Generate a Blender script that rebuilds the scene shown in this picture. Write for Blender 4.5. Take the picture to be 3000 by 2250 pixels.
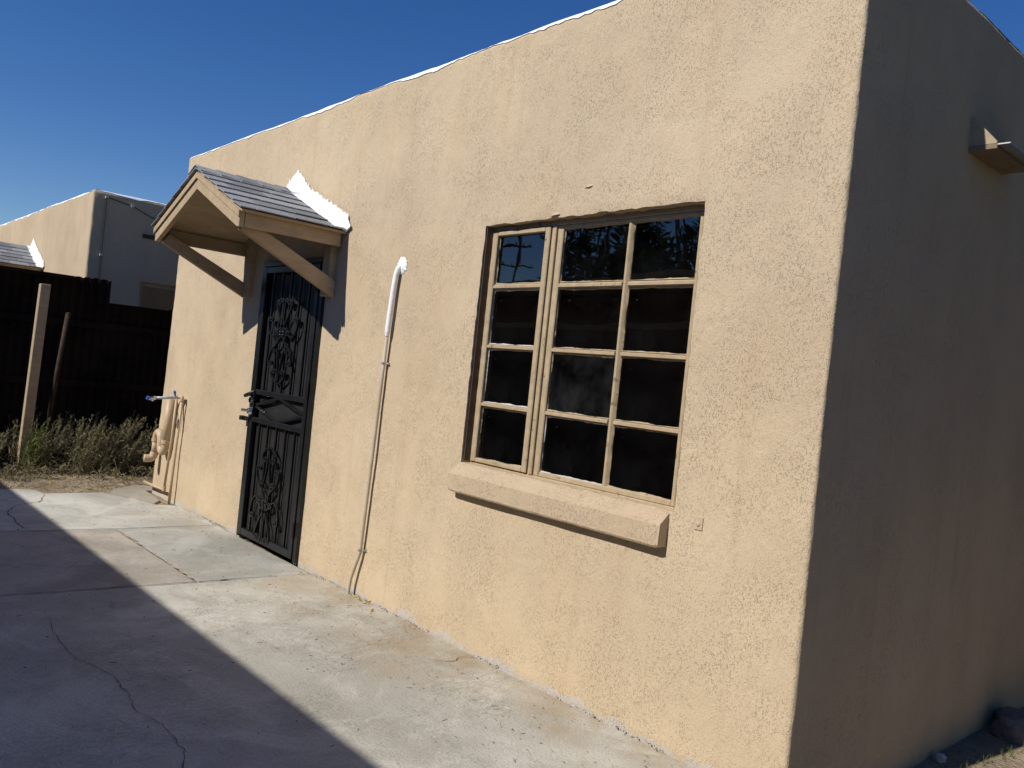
import bpy, bmesh, math, random
from mathutils import Vector, Matrix, noise
random.seed(7)
for o in list(bpy.data.objects): bpy.data.objects.remove(o)
SC = bpy.context.scene
COL = SC.collection
R = math.radians

# ------------------------------------------------------------------ camera
# world: front wall of the house is the plane Y=0 (outside is -Y), its near corner is X=0, Z up, metres
def cam_axes(y, p, r):
    f = Vector((-math.sin(y)*math.cos(p), math.cos(y)*math.cos(p), math.sin(p)))
    right = Vector((math.cos(y), math.sin(y), 0)); up = right.cross(f)
    return right*math.cos(r)+up*math.sin(r), -right*math.sin(r)+up*math.cos(r), f
_r, _u, _f = cam_axes(0.8466997, -0.0036641, 0.1035163)
cd = bpy.data.cameras.new('camera'); cam = bpy.data.objects.new('camera', cd); COL.objects.link(cam)
cd.sensor_width = 36; cd.lens = 36*2411.33/3000; cd.clip_start = 0.05; cd.clip_end = 2000
m = Matrix.Identity(4)
for i in range(3):
    m[i][0] = _r[i]; m[i][1] = _u[i]; m[i][2] = -_f[i]
m[0][3], m[1][3], m[2][3] = 1.392, -2.653, 1.36
cam.matrix_world = m
SC.camera = cam

# ------------------------------------------------------------------ sky, sun, exposure
SUNDIR = Vector((-0.075, -0.685, 0.593)).normalized()      # towards the sun
world = bpy.data.worlds.new('World'); SC.world = world; world.use_nodes = True
wn = world.node_tree.nodes; wl = world.node_tree.links
for n in list(wn): wn.remove(n)
sky = wn.new('ShaderNodeTexSky'); sky.sky_type = 'NISHITA'; sky.sun_disc = False
sky.sun_elevation = math.asin(SUNDIR.z); sky.sun_rotation = math.atan2(SUNDIR.x, SUNDIR.y)
sky.altitude = 700; sky.air_density = 1.0; sky.dust_density = 0.0; sky.ozone_density = 3.0
bg = wn.new('ShaderNodeBackground'); bg.inputs['Strength'].default_value = 0.099
wo = wn.new('ShaderNodeOutputWorld')
hs = wn.new('ShaderNodeHueSaturation'); hs.inputs['Saturation'].default_value = 1.31; hs.inputs['Hue'].default_value = 0.513
wl.new(sky.outputs[0], hs.inputs['Color']); wl.new(hs.outputs[0], bg.inputs['Color']); wl.new(bg.outputs[0], wo.inputs['Surface'])
sd = bpy.data.lights.new('sun', 'SUN'); sd.energy = 5.0; sd.angle = R(0.53); sd.color = (1.0, 0.955, 0.875)
so = bpy.data.objects.new('sun', sd); COL.objects.link(so)
so.rotation_euler = (-SUNDIR).to_track_quat('-Z', 'Y').to_euler(); so.location = SUNDIR*30
vs = SC.view_settings
SC.display_settings.display_device = 'sRGB'
vs.view_transform = 'Standard'; vs.look = 'None'; vs.gamma = 1; vs.use_curve_mapping = False; vs.exposure = -0.05
SC.cycles.max_bounces = 7; SC.cycles.diffuse_bounces = 3; SC.cycles.glossy_bounces = 3; SC.cycles.transparent_max_bounces = 8; SC.cycles.caustics_reflective = False; SC.cycles.caustics_refractive = False
SC.render.film_transparent = False

# ------------------------------------------------------------------ helpers
def nz(x, y=0.0, z=0.0): return noise.noise(Vector((x, y, z)))

class MB:
    def __init__(s): s.v = []; s.f = []
    def box(s, x0, x1, y0, y1, z0, z1):
        b = len(s.v)
        s.v += [(x0,y0,z0),(x1,y0,z0),(x1,y1,z0),(x0,y1,z0),(x0,y0,z1),(x1,y0,z1),(x1,y1,z1),(x0,y1,z1)]
        s.f += [tuple(b+i for i in q) for q in ((3,2,1,0),(4,5,6,7),(0,1,5,4),(1,2,6,5),(2,3,7,6),(3,0,4,7))]
        return s
    def prism(s, poly, y0, y1):
        """polygon in (x,z) extruded along y"""
        b = len(s.v); n = len(poly)
        s.v += [(x, y0, z) for x, z in poly]+[(x, y1, z) for x, z in poly]
        s.f += [tuple(b+i for i in range(n)), tuple(b+n+i for i in reversed(range(n)))]
        s.f += [(b+i, b+n+i, b+n+(i+1) % n, b+(i+1) % n) for i in range(n)]
        return s
    def prism_x(s, poly, x0, x1):
        """polygon in (y,z) extruded along x"""
        b = len(s.v); n = len(poly)
        s.v += [(x0, y, z) for y, z in poly]+[(x1, y, z) for y, z in poly]
        s.f += [tuple(b+i for i in reversed(range(n))), tuple(b+n+i for i in range(n))]
        s.f += [(b+i, b+(i+1) % n, b+n+(i+1) % n, b+n+i) for i in range(n)]
        return s
    def tube(s, pts, r, n=10, caps=True):
        pts = [Vector(p) for p in pts]; k = len(pts)
        rr = r if isinstance(r, (list, tuple)) else [r]*k
        t0 = (pts[1]-pts[0]).normalized()
        a = t0.orthogonal().normalized()
        b0 = len(s.v)
        for i, p in enumerate(pts):
            t = (pts[min(i+1, k-1)]-pts[max(i-1, 0)]).normalized()
            a = (a-t*a.dot(t)).normalized(); c = t.cross(a)
            for j in range(n):
                an = 2*math.pi*j/n
                s.v.append(tuple(p+(a*math.cos(an)+c*math.sin(an))*rr[i]))
        for i in range(k-1):
            for j in range(n):
                s.f.append((b0+i*n+j, b0+i*n+(j+1) % n, b0+(i+1)*n+(j+1) % n, b0+(i+1)*n+j))
        if caps:
            s.f.append(tuple(b0+j for j in reversed(range(n))))
            s.f.append(tuple(b0+(k-1)*n+j for j in range(n)))
        return s
    def ribbon(s, path, hw, y0, y1):
        """flat bar swept along a 2D path in the (x,z) plane"""
        b0 = len(s.v); k = len(path)
        for i, (x, z) in enumerate(path):
            xa, za = path[max(i-1, 0)]; xb, zb = path[min(i+1, k-1)]
            dx, dz = xb-xa, zb-za; l = math.hypot(dx, dz) or 1
            nx, nz_ = -dz/l*hw, dx/l*hw
            s.v += [(x+nx, y0, z+nz_), (x-nx, y0, z-nz_), (x-nx, y1, z-nz_), (x+nx, y1, z+nz_)]
        for i in range(k-1):
            for j in range(4):
                s.f.append((b0+i*4+j, b0+i*4+(j+1) % 4, b0+i*4+4+(j+1) % 4, b0+i*4+4+j))
        s.f += [(b0+3, b0+2, b0+1, b0), tuple(b0+(k-1)*4+j for j in range(4))]
        return s
    def ball(s, c, r, seg=12, rings=8, sc=(1,1,1)):
        b0 = len(s.v); c = Vector(c)
        for i in range(rings+1):
            th = math.pi*i/rings
            for j in range(seg):
                ph = 2*math.pi*j/seg
                s.v.append((c.x+r*sc[0]*math.sin(th)*math.cos(ph), c.y+r*sc[1]*math.sin(th)*math.sin(ph), c.z+r*sc[2]*math.cos(th)))
        for i in range(rings):
            for j in range(seg):
                s.f.append((b0+i*seg+j, b0+(i+1)*seg+j, b0+(i+1)*seg+(j+1) % seg, b0+i*seg+(j+1) % seg))
        return s
    def build(s, name, mat, parent=None, bevel=0, smooth=False, fix=False, seg=1):
        me = bpy.data.meshes.new(name); me.from_pydata(s.v, [], s.f); me.update()
        if bevel or fix:
            bm = bmesh.new(); bm.from_mesh(me)
            if fix: bmesh.ops.remove_doubles(bm, verts=bm.verts, dist=1e-5); bmesh.ops.recalc_face_normals(bm, faces=bm.faces)
            if bevel:
                ed = [e for e in bm.edges if len(e.link_faces) == 2 and e.calc_face_angle(0) > 0.5]
                bmesh.ops.bevel(bm, geom=ed, offset=bevel, segments=seg, affect='EDGES', clamp_overlap=True)
            bm.to_mesh(me); bm.free()
        if smooth:
            me.polygons.foreach_set('use_smooth', [True]*len(me.polygons))
        return link(name, me, mat, parent)

def link(name, me, mat, parent=None):
    if mat is not None and not me.materials: me.materials.append(mat)
    o = bpy.data.objects.new(name, me); COL.objects.link(o)
    if parent is not None: attach(o, parent)
    return o
ROOTLOC = {}
def world_loc(o):
    l = Vector((0,0,0))
    while o is not None:
        l = l+o.location+o.matrix_parent_inverse.translation; o = o.parent
    return l
def attach(o, parent):
    o.parent = parent
    o.matrix_parent_inverse = Matrix.Translation(-world_loc(parent))
def thing(name, loc, label, cat, group=None):
    o = bpy.data.objects.new(name, None); COL.objects.link(o); o.location = loc
    o.empty_display_size = 0.2
    return tag(o, label, cat, group)
def tag(o, label=None, cat=None, group=None, kind=None):
    if label: o['label'] = label
    if cat: o['category'] = cat
    if group: o['group'] = group
    if kind: o['kind'] = kind
    return o
def catmull(p, n=8):
    out = []
    q = [p[0]]+list(p)+[p[-1]]
    for i in range(1, len(q)-2):
        a, b, c, d = [Vector(x) for x in q[i-1:i+3]]
        for k in range(n):
            t = k/n
            out.append(0.5*((2*b)+(c-a)*t+(2*a-5*b+4*c-d)*t*t+(3*b-a-3*c+d)*t*t*t))
    out.append(Vector(p[-1])); return out

# ------------------------------------------------------------------ materials
class NT:
    def __init__(s, name):
        s.m = bpy.data.materials.new(name); s.m.use_nodes = True
        s.t = s.m.node_tree; s.t.nodes.clear()
        s.out = s.n('ShaderNodeOutputMaterial')
        s.p = s.n('ShaderNodeBsdfPrincipled'); s.l(s.p.outputs[0], s.out.inputs['Surface'])
        s.tc = s.n('ShaderNodeTexCoord'); s.pos = s.tc.outputs['Object']
    def n(s, t, **kw):
        x = s.t.nodes.new(t)
        for k, v in kw.items(): setattr(x, k, v)
        return x
    def l(s, a, b): s.t.links.new(a, b)
    def put(s, sock, v):
        if hasattr(v, 'links') or isinstance(v, bpy.types.NodeSocket): s.l(v, sock)
        else: sock.default_value = v
    def map(s, scale=(1,1,1), rot=(0,0,0), src=None):
        x = s.n('ShaderNodeMapping'); x.inputs['Scale'].default_value = scale; x.inputs['Rotation'].default_value = rot
        s.l(src or s.pos, x.inputs['Vector']); return x.outputs[0]
    def noise(s, scale, detail=3, rough=0.55, dist=0.0, src=None, out=0):
        x = s.n('ShaderNodeTexNoise'); s.l(src or s.pos, x.inputs['Vector'])
        x.inputs['Scale'].default_value = scale; x.inputs['Detail'].default_value = detail
        x.inputs['Roughness'].default_value = rough; x.inputs['Distortion'].default_value = dist
        return x.outputs[out]
    def voro(s, scale, src=None, feature='F1', out='Distance', rand=1.0):
        x = s.n('ShaderNodeTexVoronoi', feature=feature); s.l(src or s.pos, x.inputs['Vector'])
        x.inputs['Scale'].default_value = scale; x.inputs['Randomness'].default_value = rand
        return x.outputs[out]
    def rng(s, v, a, b, c=0.0, d=1.0, smooth=True):
        x = s.n('ShaderNodeMapRange', interpolation_type='SMOOTHSTEP' if smooth else 'LINEAR')
        s.put(x.inputs['Value'], v)
        for k, w in zip(('From Min','From Max','To Min','To Max'), (a, b, c, d)): x.inputs[k].default_value = w
        return x.outputs[0]
    def math(s, op, a, b=0.0):
        x = s.n('ShaderNodeMath', operation=op); s.put(x.inputs[0], a); s.put(x.inputs[1], b); return x.outputs[0]
    def mix(s, f, a, b, mode='MIX'):
        x = s.n('ShaderNodeMix', data_type='RGBA', blend_type=mode)
        s.put(x.inputs['Factor'], f); s.put(x.inputs['A'], a if not isinstance(a, tuple) else (*a, 1)); s.put(x.inputs['B'], b if not isinstance(b, tuple) else (*b, 1))
        return x.outputs['Result']
    def bump(s, h, dist, strength=1.0, nrm=None):
        x = s.n('ShaderNodeBump'); x.inputs['Distance'].default_value = dist; x.inputs['Strength'].default_value = strength
        s.l(h, x.inputs['Height'])
        if nrm is not None: s.l(nrm, x.inputs['Normal'])
        return x.outputs[0]
    def sep(s, axis='Z'):
        x = s.n('ShaderNodeSeparateXYZ'); s.l(s.pos, x.inputs[0]); return x.outputs[axis]
    def fin(s, col, rough=0.9, nrm=None, spec=0.3, metal=0.0):
        s.put(s.p.inputs['Base Color'], col if not isinstance(col, tuple) else (*col, 1))
        s.put(s.p.inputs['Roughness'], rough); s.p.inputs['Specular IOR Level'].default_value = spec
        s.p.inputs['Metallic'].default_value = metal
        if nrm is not None: s.l(nrm, s.p.inputs['Normal'])
        return s.m

def stucco(name, base, base_band=True):
    t = NT(name)
    big2 = t.noise(3.2, 4, 0.62)
    big = t.noise(0.9, 4, 0.6); streak = t.noise(1.0, 5, 0.6, src=t.map((3.2, 3.2, 0.9)))
    col = t.mix(t.rng(big, 0.35, 0.68), tuple(c*0.93 for c in base), tuple(c*1.05 for c in base))
    col = t.mix(t.math('MULTIPLY', t.rng(streak, 0.5, 0.75), 0.5), col, (base[0]*0.86, base[1]*0.84, base[2]*0.84))
    warm = t.noise(2.3, 3, 0.6, src=t.map((1, 1, 0.6)))
    col = t.mix(t.math('MULTIPLY', t.rng(warm, 0.45, 0.7), 0.22), col, (base[0]*1.06, base[1]*0.97, base[2]*0.88))
    drip = t.noise(1.0, 4, 0.6, src=t.map((9.0, 9.0, 0.55)))
    col = t.mix(t.math('MULTIPLY', t.rng(drip, 0.56, 0.74), 0.38), col, (base[0]*0.80, base[1]*0.77, base[2]*0.74))
    pale = t.noise(1.7, 5, 0.65, 0.6)
    col = t.mix(t.math('MULTIPLY', t.rng(pale, 0.56, 0.70), 0.35), col, (base[0]*1.08, base[1]*1.07, base[2]*1.10))
    if base_band:   # mortar splash along the foot of the wall
        z = t.sep('Z'); w = t.math('ADD', z, t.math('MULTIPLY', t.math('SUBTRACT', t.noise(5.5, 4, 0.6), 0.5), 0.20))
        col = t.mix(t.math('MULTIPLY', t.rng(w, 0.022, 0.008), t.rng(t.sep('Y'), 0.06, 0.02)), col, (0.50, 0.45, 0.39))
    mask = t.rng(big2, 0.34, 0.66, 0.22, 1.0)
    fine = t.noise(170, 3, 0.6, 0.3)                       # sand grain
    strokes = t.rng(t.noise(112, 2, 0.55, 1.0, src=t.map((1.5, 1.5, 0.75), (0, 0.6, 0))), 0.45, 0.30)
    trow = t.noise(26, 4, 0.65, 1.2, src=t.map((1.0, 1.0, 0.5), (0, 0.7, 0)))
    sweep = t.noise(5.5, 4, 0.6, 1.3, src=t.map((1.0, 1.0, 0.55), (0, 0.6, 0)))
    h = t.math('ADD', t.math('MULTIPLY', fine, 0.50), t.math('ADD', t.math('MULTIPLY', trow, 0.85), t.math('MULTIPLY', sweep, 2.2)))
    h = t.math('SUBTRACT', h, t.math('MULTIPLY', t.math('MULTIPLY', strokes, mask), 0.62))
    return t.fin(col, 0.93, t.bump(h, 0.0042, 1.0), 0.12)

def concrete(name, base, stain=0.6, ripple=1.0, warm=(0.36, 0.285, 0.19)):
    t = NT(name)
    a = t.noise(0.8, 5, 0.62, 0.5); b = t.noise(2.6, 6, 0.66, 0.7); c = t.noise(13, 5, 0.62)
    col = t.mix(t.rng(a, 0.36, 0.62), tuple(x*0.76 for x in base), tuple(x*1.10 for x in base))
    col = t.mix(t.math('MULTIPLY', t.rng(b, 0.46, 0.66), 0.6), col, tuple(x*f for x, f in zip(base, (0.68, 0.66, 0.63))))
    y = t.sep('Y')                                           # soil washed out from under the wall
    st = t.math('MULTIPLY', t.rng(t.math('ADD', y, t.math('MULTIPLY', t.math('SUBTRACT', t.noise(1.3, 4, 0.6, 0.6), 0.5), 1.7)), -0.75, 0.05), t.rng(t.noise(2.2, 4, 0.6), 0.34, 0.56))
    col = t.mix(t.math('MULTIPLY', st, stain), col, warm)
    col = t.mix(t.math('MULTIPLY', t.rng(c, 0.50, 0.70), 0.35), col, tuple(x*0.72 for x in base))
    eff = t.rng(t.noise(1.9, 6, 0.68, 1.0), 0.52, 0.68)      # lime bloom
    col = t.mix(t.math('MULTIPLY', eff, 0.42), col, tuple(min(0.8, x*1.28) for x in base))
    spk = t.rng(t.voro(30), 0.12, 0.05); spm = t.rng(t.noise(6, 2), 0.50, 0.58)
    col = t.mix(t.math('MULTIPLY', t.math('MULTIPLY', spk, spm), 0.75), col, (0.10, 0.085, 0.07))
    dk = t.rng(t.noise(4.5, 5, 0.7, 1.0), 0.64, 0.74)        # old oil and leaf stains
    col = t.mix(t.math('MULTIPLY', dk, 0.5*stain), col, (0.19, 0.165, 0.135))
    rp = t.noise(11, 4, 0.62, 1.6, src=t.map((3.2, 1.0, 1.0), (0, 0, 0.3)))
    rm = t.rng(t.noise(1.7, 3), 0.40, 0.60, 0.25, 1.0)
    h = t.math('ADD', t.math('MULTIPLY', t.math('MULTIPLY', rp, rm), 0.0145*ripple), t.math('MULTIPLY', t.noise(75, 4, 0.68), 0.0048))
    return t.fin(col, 0.88, t.bump(h, 1.0, 1.0), 0.2)

def painted_wood(name, base, chip=0.70):
    t = NT(name)
    g = t.noise(4, 4, 0.6, src=t.map((6, 1.2, 6)))
    col = t.mix(t.rng(g, 0.35, 0.7), tuple(x*0.88 for x in base), tuple(x*1.06 for x in base))
    chips = t.rng(t.noise(28, 4, 0.6), chip, chip+0.04)
    dirt = t.rng(t.noise(7, 5, 0.65), 0.48, 0.70); col = t.mix(t.math('MULTIPLY', dirt, 0.35), col, tuple(x*0.62 for x in base))
    col = t.mix(t.math('MULTIPLY', chips, 0.8), col, (0.16, 0.11, 0.07))
    return t.fin(col, 0.75, t.bump(t.noise(30, 4, 0.6, src=t.map((3, 0.5, 3))), 0.003, 0.5), 0.3)

def simple(name, base, rough=0.7, var=0.15, scale=8, bump=0.0, bscale=40, metal=0.0, spec=0.4, rnd=0.0):
    t = NT(name)
    col = t.mix(t.rng(t.noise(scale, 4, 0.6), 0.3, 0.7), tuple(x*(1-var) for x in base), tuple(x*(1+var) for x in base))
    if rnd:
        oi = t.n('ShaderNodeObjectInfo'); col = t.mix(1.0, col, t.rng(oi.outputs['Random'], 0, 1, 1-rnd, 1+rnd, False), 'MULTIPLY')
    return t.fin(col, rough, t.bump(t.noise(bscale, 4, 0.6), bump, 0.7) if bump else None, spec, metal)

TAN = (0.552, 0.437, 0.296)
M = {}
M['stucco'] = stucco('tan_stucco', TAN)
M['stucco_far'] = stucco('tan_stucco_weathered', (0.505, 0.398, 0.270), False)
M['sill'] = stucco('sill_stucco', (0.515, 0.402, 0.275), False)
M['concrete'] = concrete('worn_concrete', (0.505, 0.487, 0.422), 0.85, 1.0)
M['concrete_far'] = concrete('pale_concrete', (0.525, 0.515, 0.460), 0.35, 0.6)
M['concrete_pink'] = concrete('pinkish_concrete', (0.435, 0.395, 0.335), 0.4, 0.6)
M['concrete_new'] = concrete('smooth_concrete', (0.440, 0.432, 0.385), 0.25, 0.3)
M['wood'] = painted_wood('tan_painted_wood', (0.45, 0.335, 0.205))
M['frame'] = painted_wood('tan_painted_steel', (0.43, 0.33, 0.205), 0.645)
M['post'] = painted_wood('weathered_post_wood', (0.40, 0.31, 0.20))
M['white'] = simple('white_elastomeric_paint', (0.86, 0.86, 0.85), 0.6, 0.04, 20, 0.004, 60)
M['iron'] = simple('black_painted_iron', (0.011, 0.0115, 0.0125), 0.40, 0.25, 12, 0.001, 80, 0.0, 0.42)
M['sheet'] = simple('black_perforated_sheet', (0.019, 0.018, 0.0175), 0.5, 0.3, 5, 0.0006, 300, 0.0, 0.4)
M['steel'] = simple('worn_chrome', (0.62, 0.63, 0.66), 0.22, 0.1, 30, 0, 40, 1.0)
M['galv'] = simple('galvanised_steel', (0.45, 0.46, 0.47), 0.45, 0.15, 30, 0, 40, 0.9)
M['conduit'] = simple('grey_beige_conduit', (0.47, 0.40, 0.30), 0.55, 0.08, 12)
M['tanpipe'] = simple('tan_painted_pipe', (0.50, 0.38, 0.245), 0.5, 0.08, 12)
M['blue'] = simple('blue_valve_handle', (0.03, 0.10, 0.42), 0.4, 0.1)
M['rust'] = simple('rusty_iron', (0.075, 0.036, 0.020), 0.85, 0.4, 9, 0.002, 70)
M['rustfence'] = simple('rusted_corrugated_steel', (0.013, 0.008, 0.006), 0.9, 0.5, 2.5, 0.002, 50, 0, 0.2)
M['rustpost'] = simple('dark_rusty_pipe', (0.045, 0.024, 0.014), 0.85, 0.4, 9, 0.002, 70)
M['jamb'] = painted_wood('jamb_shade_brown', (0.10, 0.066, 0.045))  # dark tone stands in for the shade on the window reveal
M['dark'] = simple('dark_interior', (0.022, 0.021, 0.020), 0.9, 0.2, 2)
M['bark'] = simple('bark', (0.12, 0.09, 0.065), 0.9, 0.3, 12, 0.02, 12)
M['poletimber'] = simple('creosote_timber', (0.075, 0.055, 0.04), 0.9, 0.3, 6)
M['dustwhite'] = simple('pale_cable_clip', (0.6, 0.6, 0.58), 0.6)
M['brownwall'] = stucco('brown_stucco', (0.20, 0.15, 0.11), False)
M['black'] = simple('black_cable', (0.012, 0.012, 0.012), 0.6)
M['stone'] = simple('grey_brown_stone', (0.20, 0.175, 0.15), 0.9, 0.3, 18, 0.01, 30)
M['pale_stone'] = simple('pale_stone', (0.5, 0.47, 0.42), 0.9, 0.2, 18, 0.004, 60)
M['crack'] = simple('crack_soil', (0.075, 0.063, 0.05), 1.0, 0.3, 30)
M['jointsoil'] = simple('joint_soil', (0.20, 0.155, 0.105), 1.0, 0.4, 30, 0.01, 60)
M['sand'] = simple('washed_sand', (0.40, 0.335, 0.25), 1.0, 0.3, 40, 0.01, 80)
M['spout'] = painted_wood('weathered_spout_wood', (0.24, 0.185, 0.125))
M['blind'] = simple('blue_grey_blind', (0.16, 0.19, 0.24), 0.6, 0.1, 3)

def shingle_mat():
    t = NT('grey_asphalt_shingle'); oi = t.n('ShaderNodeObjectInfo')
    base = t.mix(t.rng(t.noise(160, 2, 0.7), 0.35, 0.65), (0.16, 0.168, 0.18), (0.33, 0.34, 0.36))
    col = t.mix(1.0, base, t.rng(oi.outputs['Random'], 0, 1, 0.70, 1.28, False), 'MULTIPLY')
    col = t.mix(t.math('MULTIPLY', t.rng(t.noise(7, 4), 0.5, 0.75), 0.35), col, (0.12, 0.11, 0.10))
    return t.fin(col, 0.95, t.bump(t.noise(220, 2, 0.6), 0.002, 0.7), 0.15)
M['shingle'] = shingle_mat()

def dirt_mat():
    t = NT('dry_dirt')
    col = t.mix(t.rng(t.noise(1.6, 6, 0.68), 0.34, 0.66), (0.235, 0.178, 0.125), (0.36, 0.285, 0.205))
    col = t.mix(t.math('MULTIPLY', t.rng(t.noise(5, 5, 0.7), 0.5, 0.7), 0.6), col, (0.26, 0.215, 0.115))
    v = t.voro(55); col = t.mix(t.math('MULTIPLY', t.rng(v, 0.3, 0.1), 0.5), col, (0.42, 0.35, 0.27))
    n1 = t.bump(t.noise(14, 6, 0.7), 0.03, 0.7); n2 = t.bump(t.math('SUBTRACT', 1.0, v), 0.012, 0.6, n1)
    return t.fin(col, 0.97, n2, 0.1)
M['dirt'] = dirt_mat()

def island_mat(name, stops, rough=0.8, trans=0.25):
    t = NT(name); g = t.n('ShaderNodeNewGeometry'); r = t.n('ShaderNodeValToRGB')
    t.l(g.outputs['Random Per Island'], r.inputs[0])
    e = r.color_ramp.elements
    while len(e) < len(stops): e.new(0.5)
    for i, (p, c) in enumerate(stops): e[i].position = p; e[i].color = (*c, 1)
    t.fin(r.outputs[0], rough, None, 0.2)
    if trans:
        tr = t.n('ShaderNodeBsdfTranslucent'); t.l(r.outputs[0], tr.inputs[0])
        mx = t.n('ShaderNodeMixShader'); mx.inputs[0].default_value = trans
        t.l(t.p.outputs[0], mx.inputs[1]); t.l(tr.outputs[0], mx.inputs[2]); t.l(mx.outputs[0], t.out.inputs['Surface'])
    return t.m
M['weed'] = island_mat('weed_leaf', [(0, (0.115, 0.105, 0.048)), (0.3, (0.20, 0.178, 0.098)), (0.6, (0.29, 0.245, 0.155)), (0.8, (0.145, 0.138, 0.062)), (1, (0.42, 0.345, 0.22))])
M['greenweed'] = island_mat('fresh_weed_leaf', [(0, (0.09, 0.12, 0.03)), (1, (0.17, 0.18, 0.06))])
M['straw'] = island_mat('straw', [(0, (0.22, 0.17, 0.09)), (0.5, (0.36, 0.29, 0.16)), (1, (0.15, 0.14, 0.06))], trans=0.1)
M['leaf'] = island_mat('tree_leaf', [(0, (0.035, 0.055, 0.02)), (1, (0.08, 0.105, 0.04))])
M['yellow'] = island_mat('yellow_petal', [(0, (0.60, 0.40, 0.03)), (1, (0.55, 0.45, 0.10))])
M['chip'] = island_mat('litter', [(0, (0.10, 0.075, 0.05)), (0.5, (0.30, 0.24, 0.16)), (0.8, (0.16, 0.13, 0.09)), (1, (0.55, 0.52, 0.46))], trans=0)

def glass_mat(name, dust, dcol=(0.30, 0.31, 0.33)):
    t = NT(name)
    tr = t.n('ShaderNodeBsdfTransparent'); tr.inputs[0].default_value = (0.80, 0.83, 0.82, 1)
    gl = t.n('ShaderNodeBsdfGlossy'); gl.inputs['Roughness'].default_value = 0.012
    wav = t.bump(t.noise(2.6, 2, 0.5), 0.004, 0.5); t.l(wav, gl.inputs['Normal'])
    fr = t.n('ShaderNodeFresnel'); fr.inputs['IOR'].default_value = 1.95
    m1 = t.n('ShaderNodeMixShader'); t.l(fr.outputs[0], m1.inputs[0]); t.l(tr.outputs[0], m1.inputs[1]); t.l(gl.outputs[0], m1.inputs[2])
    df = t.n('ShaderNodeBsdfDiffuse'); df.inputs[0].default_value = (*dcol, 1)
    film = t.math('MULTIPLY', t.rng(t.noise(5, 5, 0.65), 0.35, 0.75), dust)
    spots = t.math('MULTIPLY', t.rng(t.noise(85, 2, 0.5), 0.76, 0.80), 0.55)
    fac = t.math('ADD', film, spots)
    m2 = t.n('ShaderNodeMixShader'); t.l(fac, m2.inputs[0]); t.l(m1.outputs[0], m2.inputs[1]); t.l(df.outputs[0], m2.inputs[2])
    t.l(m2.outputs[0], t.out.inputs['Surface'])
    return t.m
M['glass'] = glass_mat('window_glass', 0.012)
M['dusty_glass'] = glass_mat('dusty_window_glass', 0.055)

# ------------------------------------------------------------------ ground
def gz_level(x, y):
    base = -0.022 if x < -5 else (-0.105 if x > -0.6 else -0.022-0.083*(x+5)/4.4)
    near = max(0.0, 1-math.hypot((x+4)/14, y/14))
    return base+near*(0.014*nz(x*1.3, y*1.3, 3)+0.010*nz(x*5, y*5, 1)+0.006*nz(x*14, y*14, 7))
def axis(lo, hi, step, far):
    a = [lo+i*step for i in range(int((hi-lo)/step)+1)]
    ex = []; d = step
    while d < far: d *= 1.5; ex.append(d)
    return [a[0]-sum(ex[:i+1]) for i in reversed(range(len(ex)))]+a+[a[-1]+sum(ex[:i+1]) for i in range(len(ex))]
gxs = axis(-9.2, 1.6, 0.05, 260); gys = axis(-2.2, 3.4, 0.05, 260)
b = MB()
for y in gys:
    for x in gxs: b.v.append((x, y, gz_level(x, y)))
nx_ = len(gxs)
for j in range(len(gys)-1):
    for i in range(nx_-1): b.f.append((j*nx_+i, j*nx_+i+1, (j+1)*nx_+i+1, (j+1)*nx_+i))
tag(b.build('ground', M['dirt'], smooth=True), kind='structure')

# ------------------------------------------------------------------ concrete pavement
bed = MB().box(-5.6, 0.45, -4.4, -0.02, -0.14, -0.0065).build('pavement', M['jointsoil'])
tag(bed, kind='structure')
def slab(poly, mat, top=0.0, seed=0.0, jit=0.006):
    pts = []
    n = len(poly)
    for i in range(n):
        a = Vector(poly[i]); c = Vector(poly[(i+1) % n]); L = (c-a).length; k = max(1, int(L/0.04))
        for j in range(k):
            p = a.lerp(c, j/k); d = (c-a).normalized(); nn = Vector((-d.y, d.x))
            w = jit*(nz(p.x*9, p.y*9, seed)+0.7*nz(p.x*31, p.y*31, seed))
            pts.append(p+nn*w)
    cx = sum((p.x for p in pts))/len(pts); cy = sum((p.y for p in pts))/len(pts)
    b = MB(); k = len(pts)
    inn = []
    for i in range(k):
        d = (pts[(i+1) % k]-pts[i-1]).normalized(); inn.append(pts[i]+Vector((-d.y, d.x))*0.009)
    b.v += [(p.x, p.y, top) for p in inn]+[(p.x, p.y, top-0.006) for p in pts]+[(p.x, p.y, -0.09) for p in pts]
    b.f.append(tuple(range(k)))
    for r in range(2):
        for i in range(k): b.f.append((r*k+i, (r+1)*k+i, (r+1)*k+(i+1) % k, r*k+(i+1) % k))
    o = b.build('slab', mat, bed)
    return o
# counter-clockwise outlines
sA = slab([(-4.885,-0.03),(-5.05,-0.02),(-5.47,-0.03),(-5.73,-0.05),(-5.79,-0.18),(-6.02,-0.27),(-6.22,-0.37),(-6.415,-0.44),(-6.40,-0.91),(-6.59,-0.94),(-6.655,-1.2),(-6.72,-2.2),(-6.75,-4.3),(-4.99,-4.3),(-4.93,-1.48),(-4.882,-0.77)], M['concrete_far'], 0.0, 1, 0.012)
sB1 = slab([(-4.868,-0.03),(-4.868,-0.760),(-3.345,-0.742),(-3.33,-0.03)], M['concrete_new'], 0.0, 2)
sB2 = slab([(-4.87,-0.768),(-4.92,-1.48),(-4.975,-4.3),(-3.47,-4.3),(-3.40,-1.737),(-3.352,-0.750)], M['concrete_pink'], 0.0, 3)
sC = slab([(-3.318,-0.012),(-3.335,-0.74),(-3.388,-1.737),(-3.455,-4.3),(0.4,-4.3),(0.4,-0.012)], M['concrete'], 0.0, 4)
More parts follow.
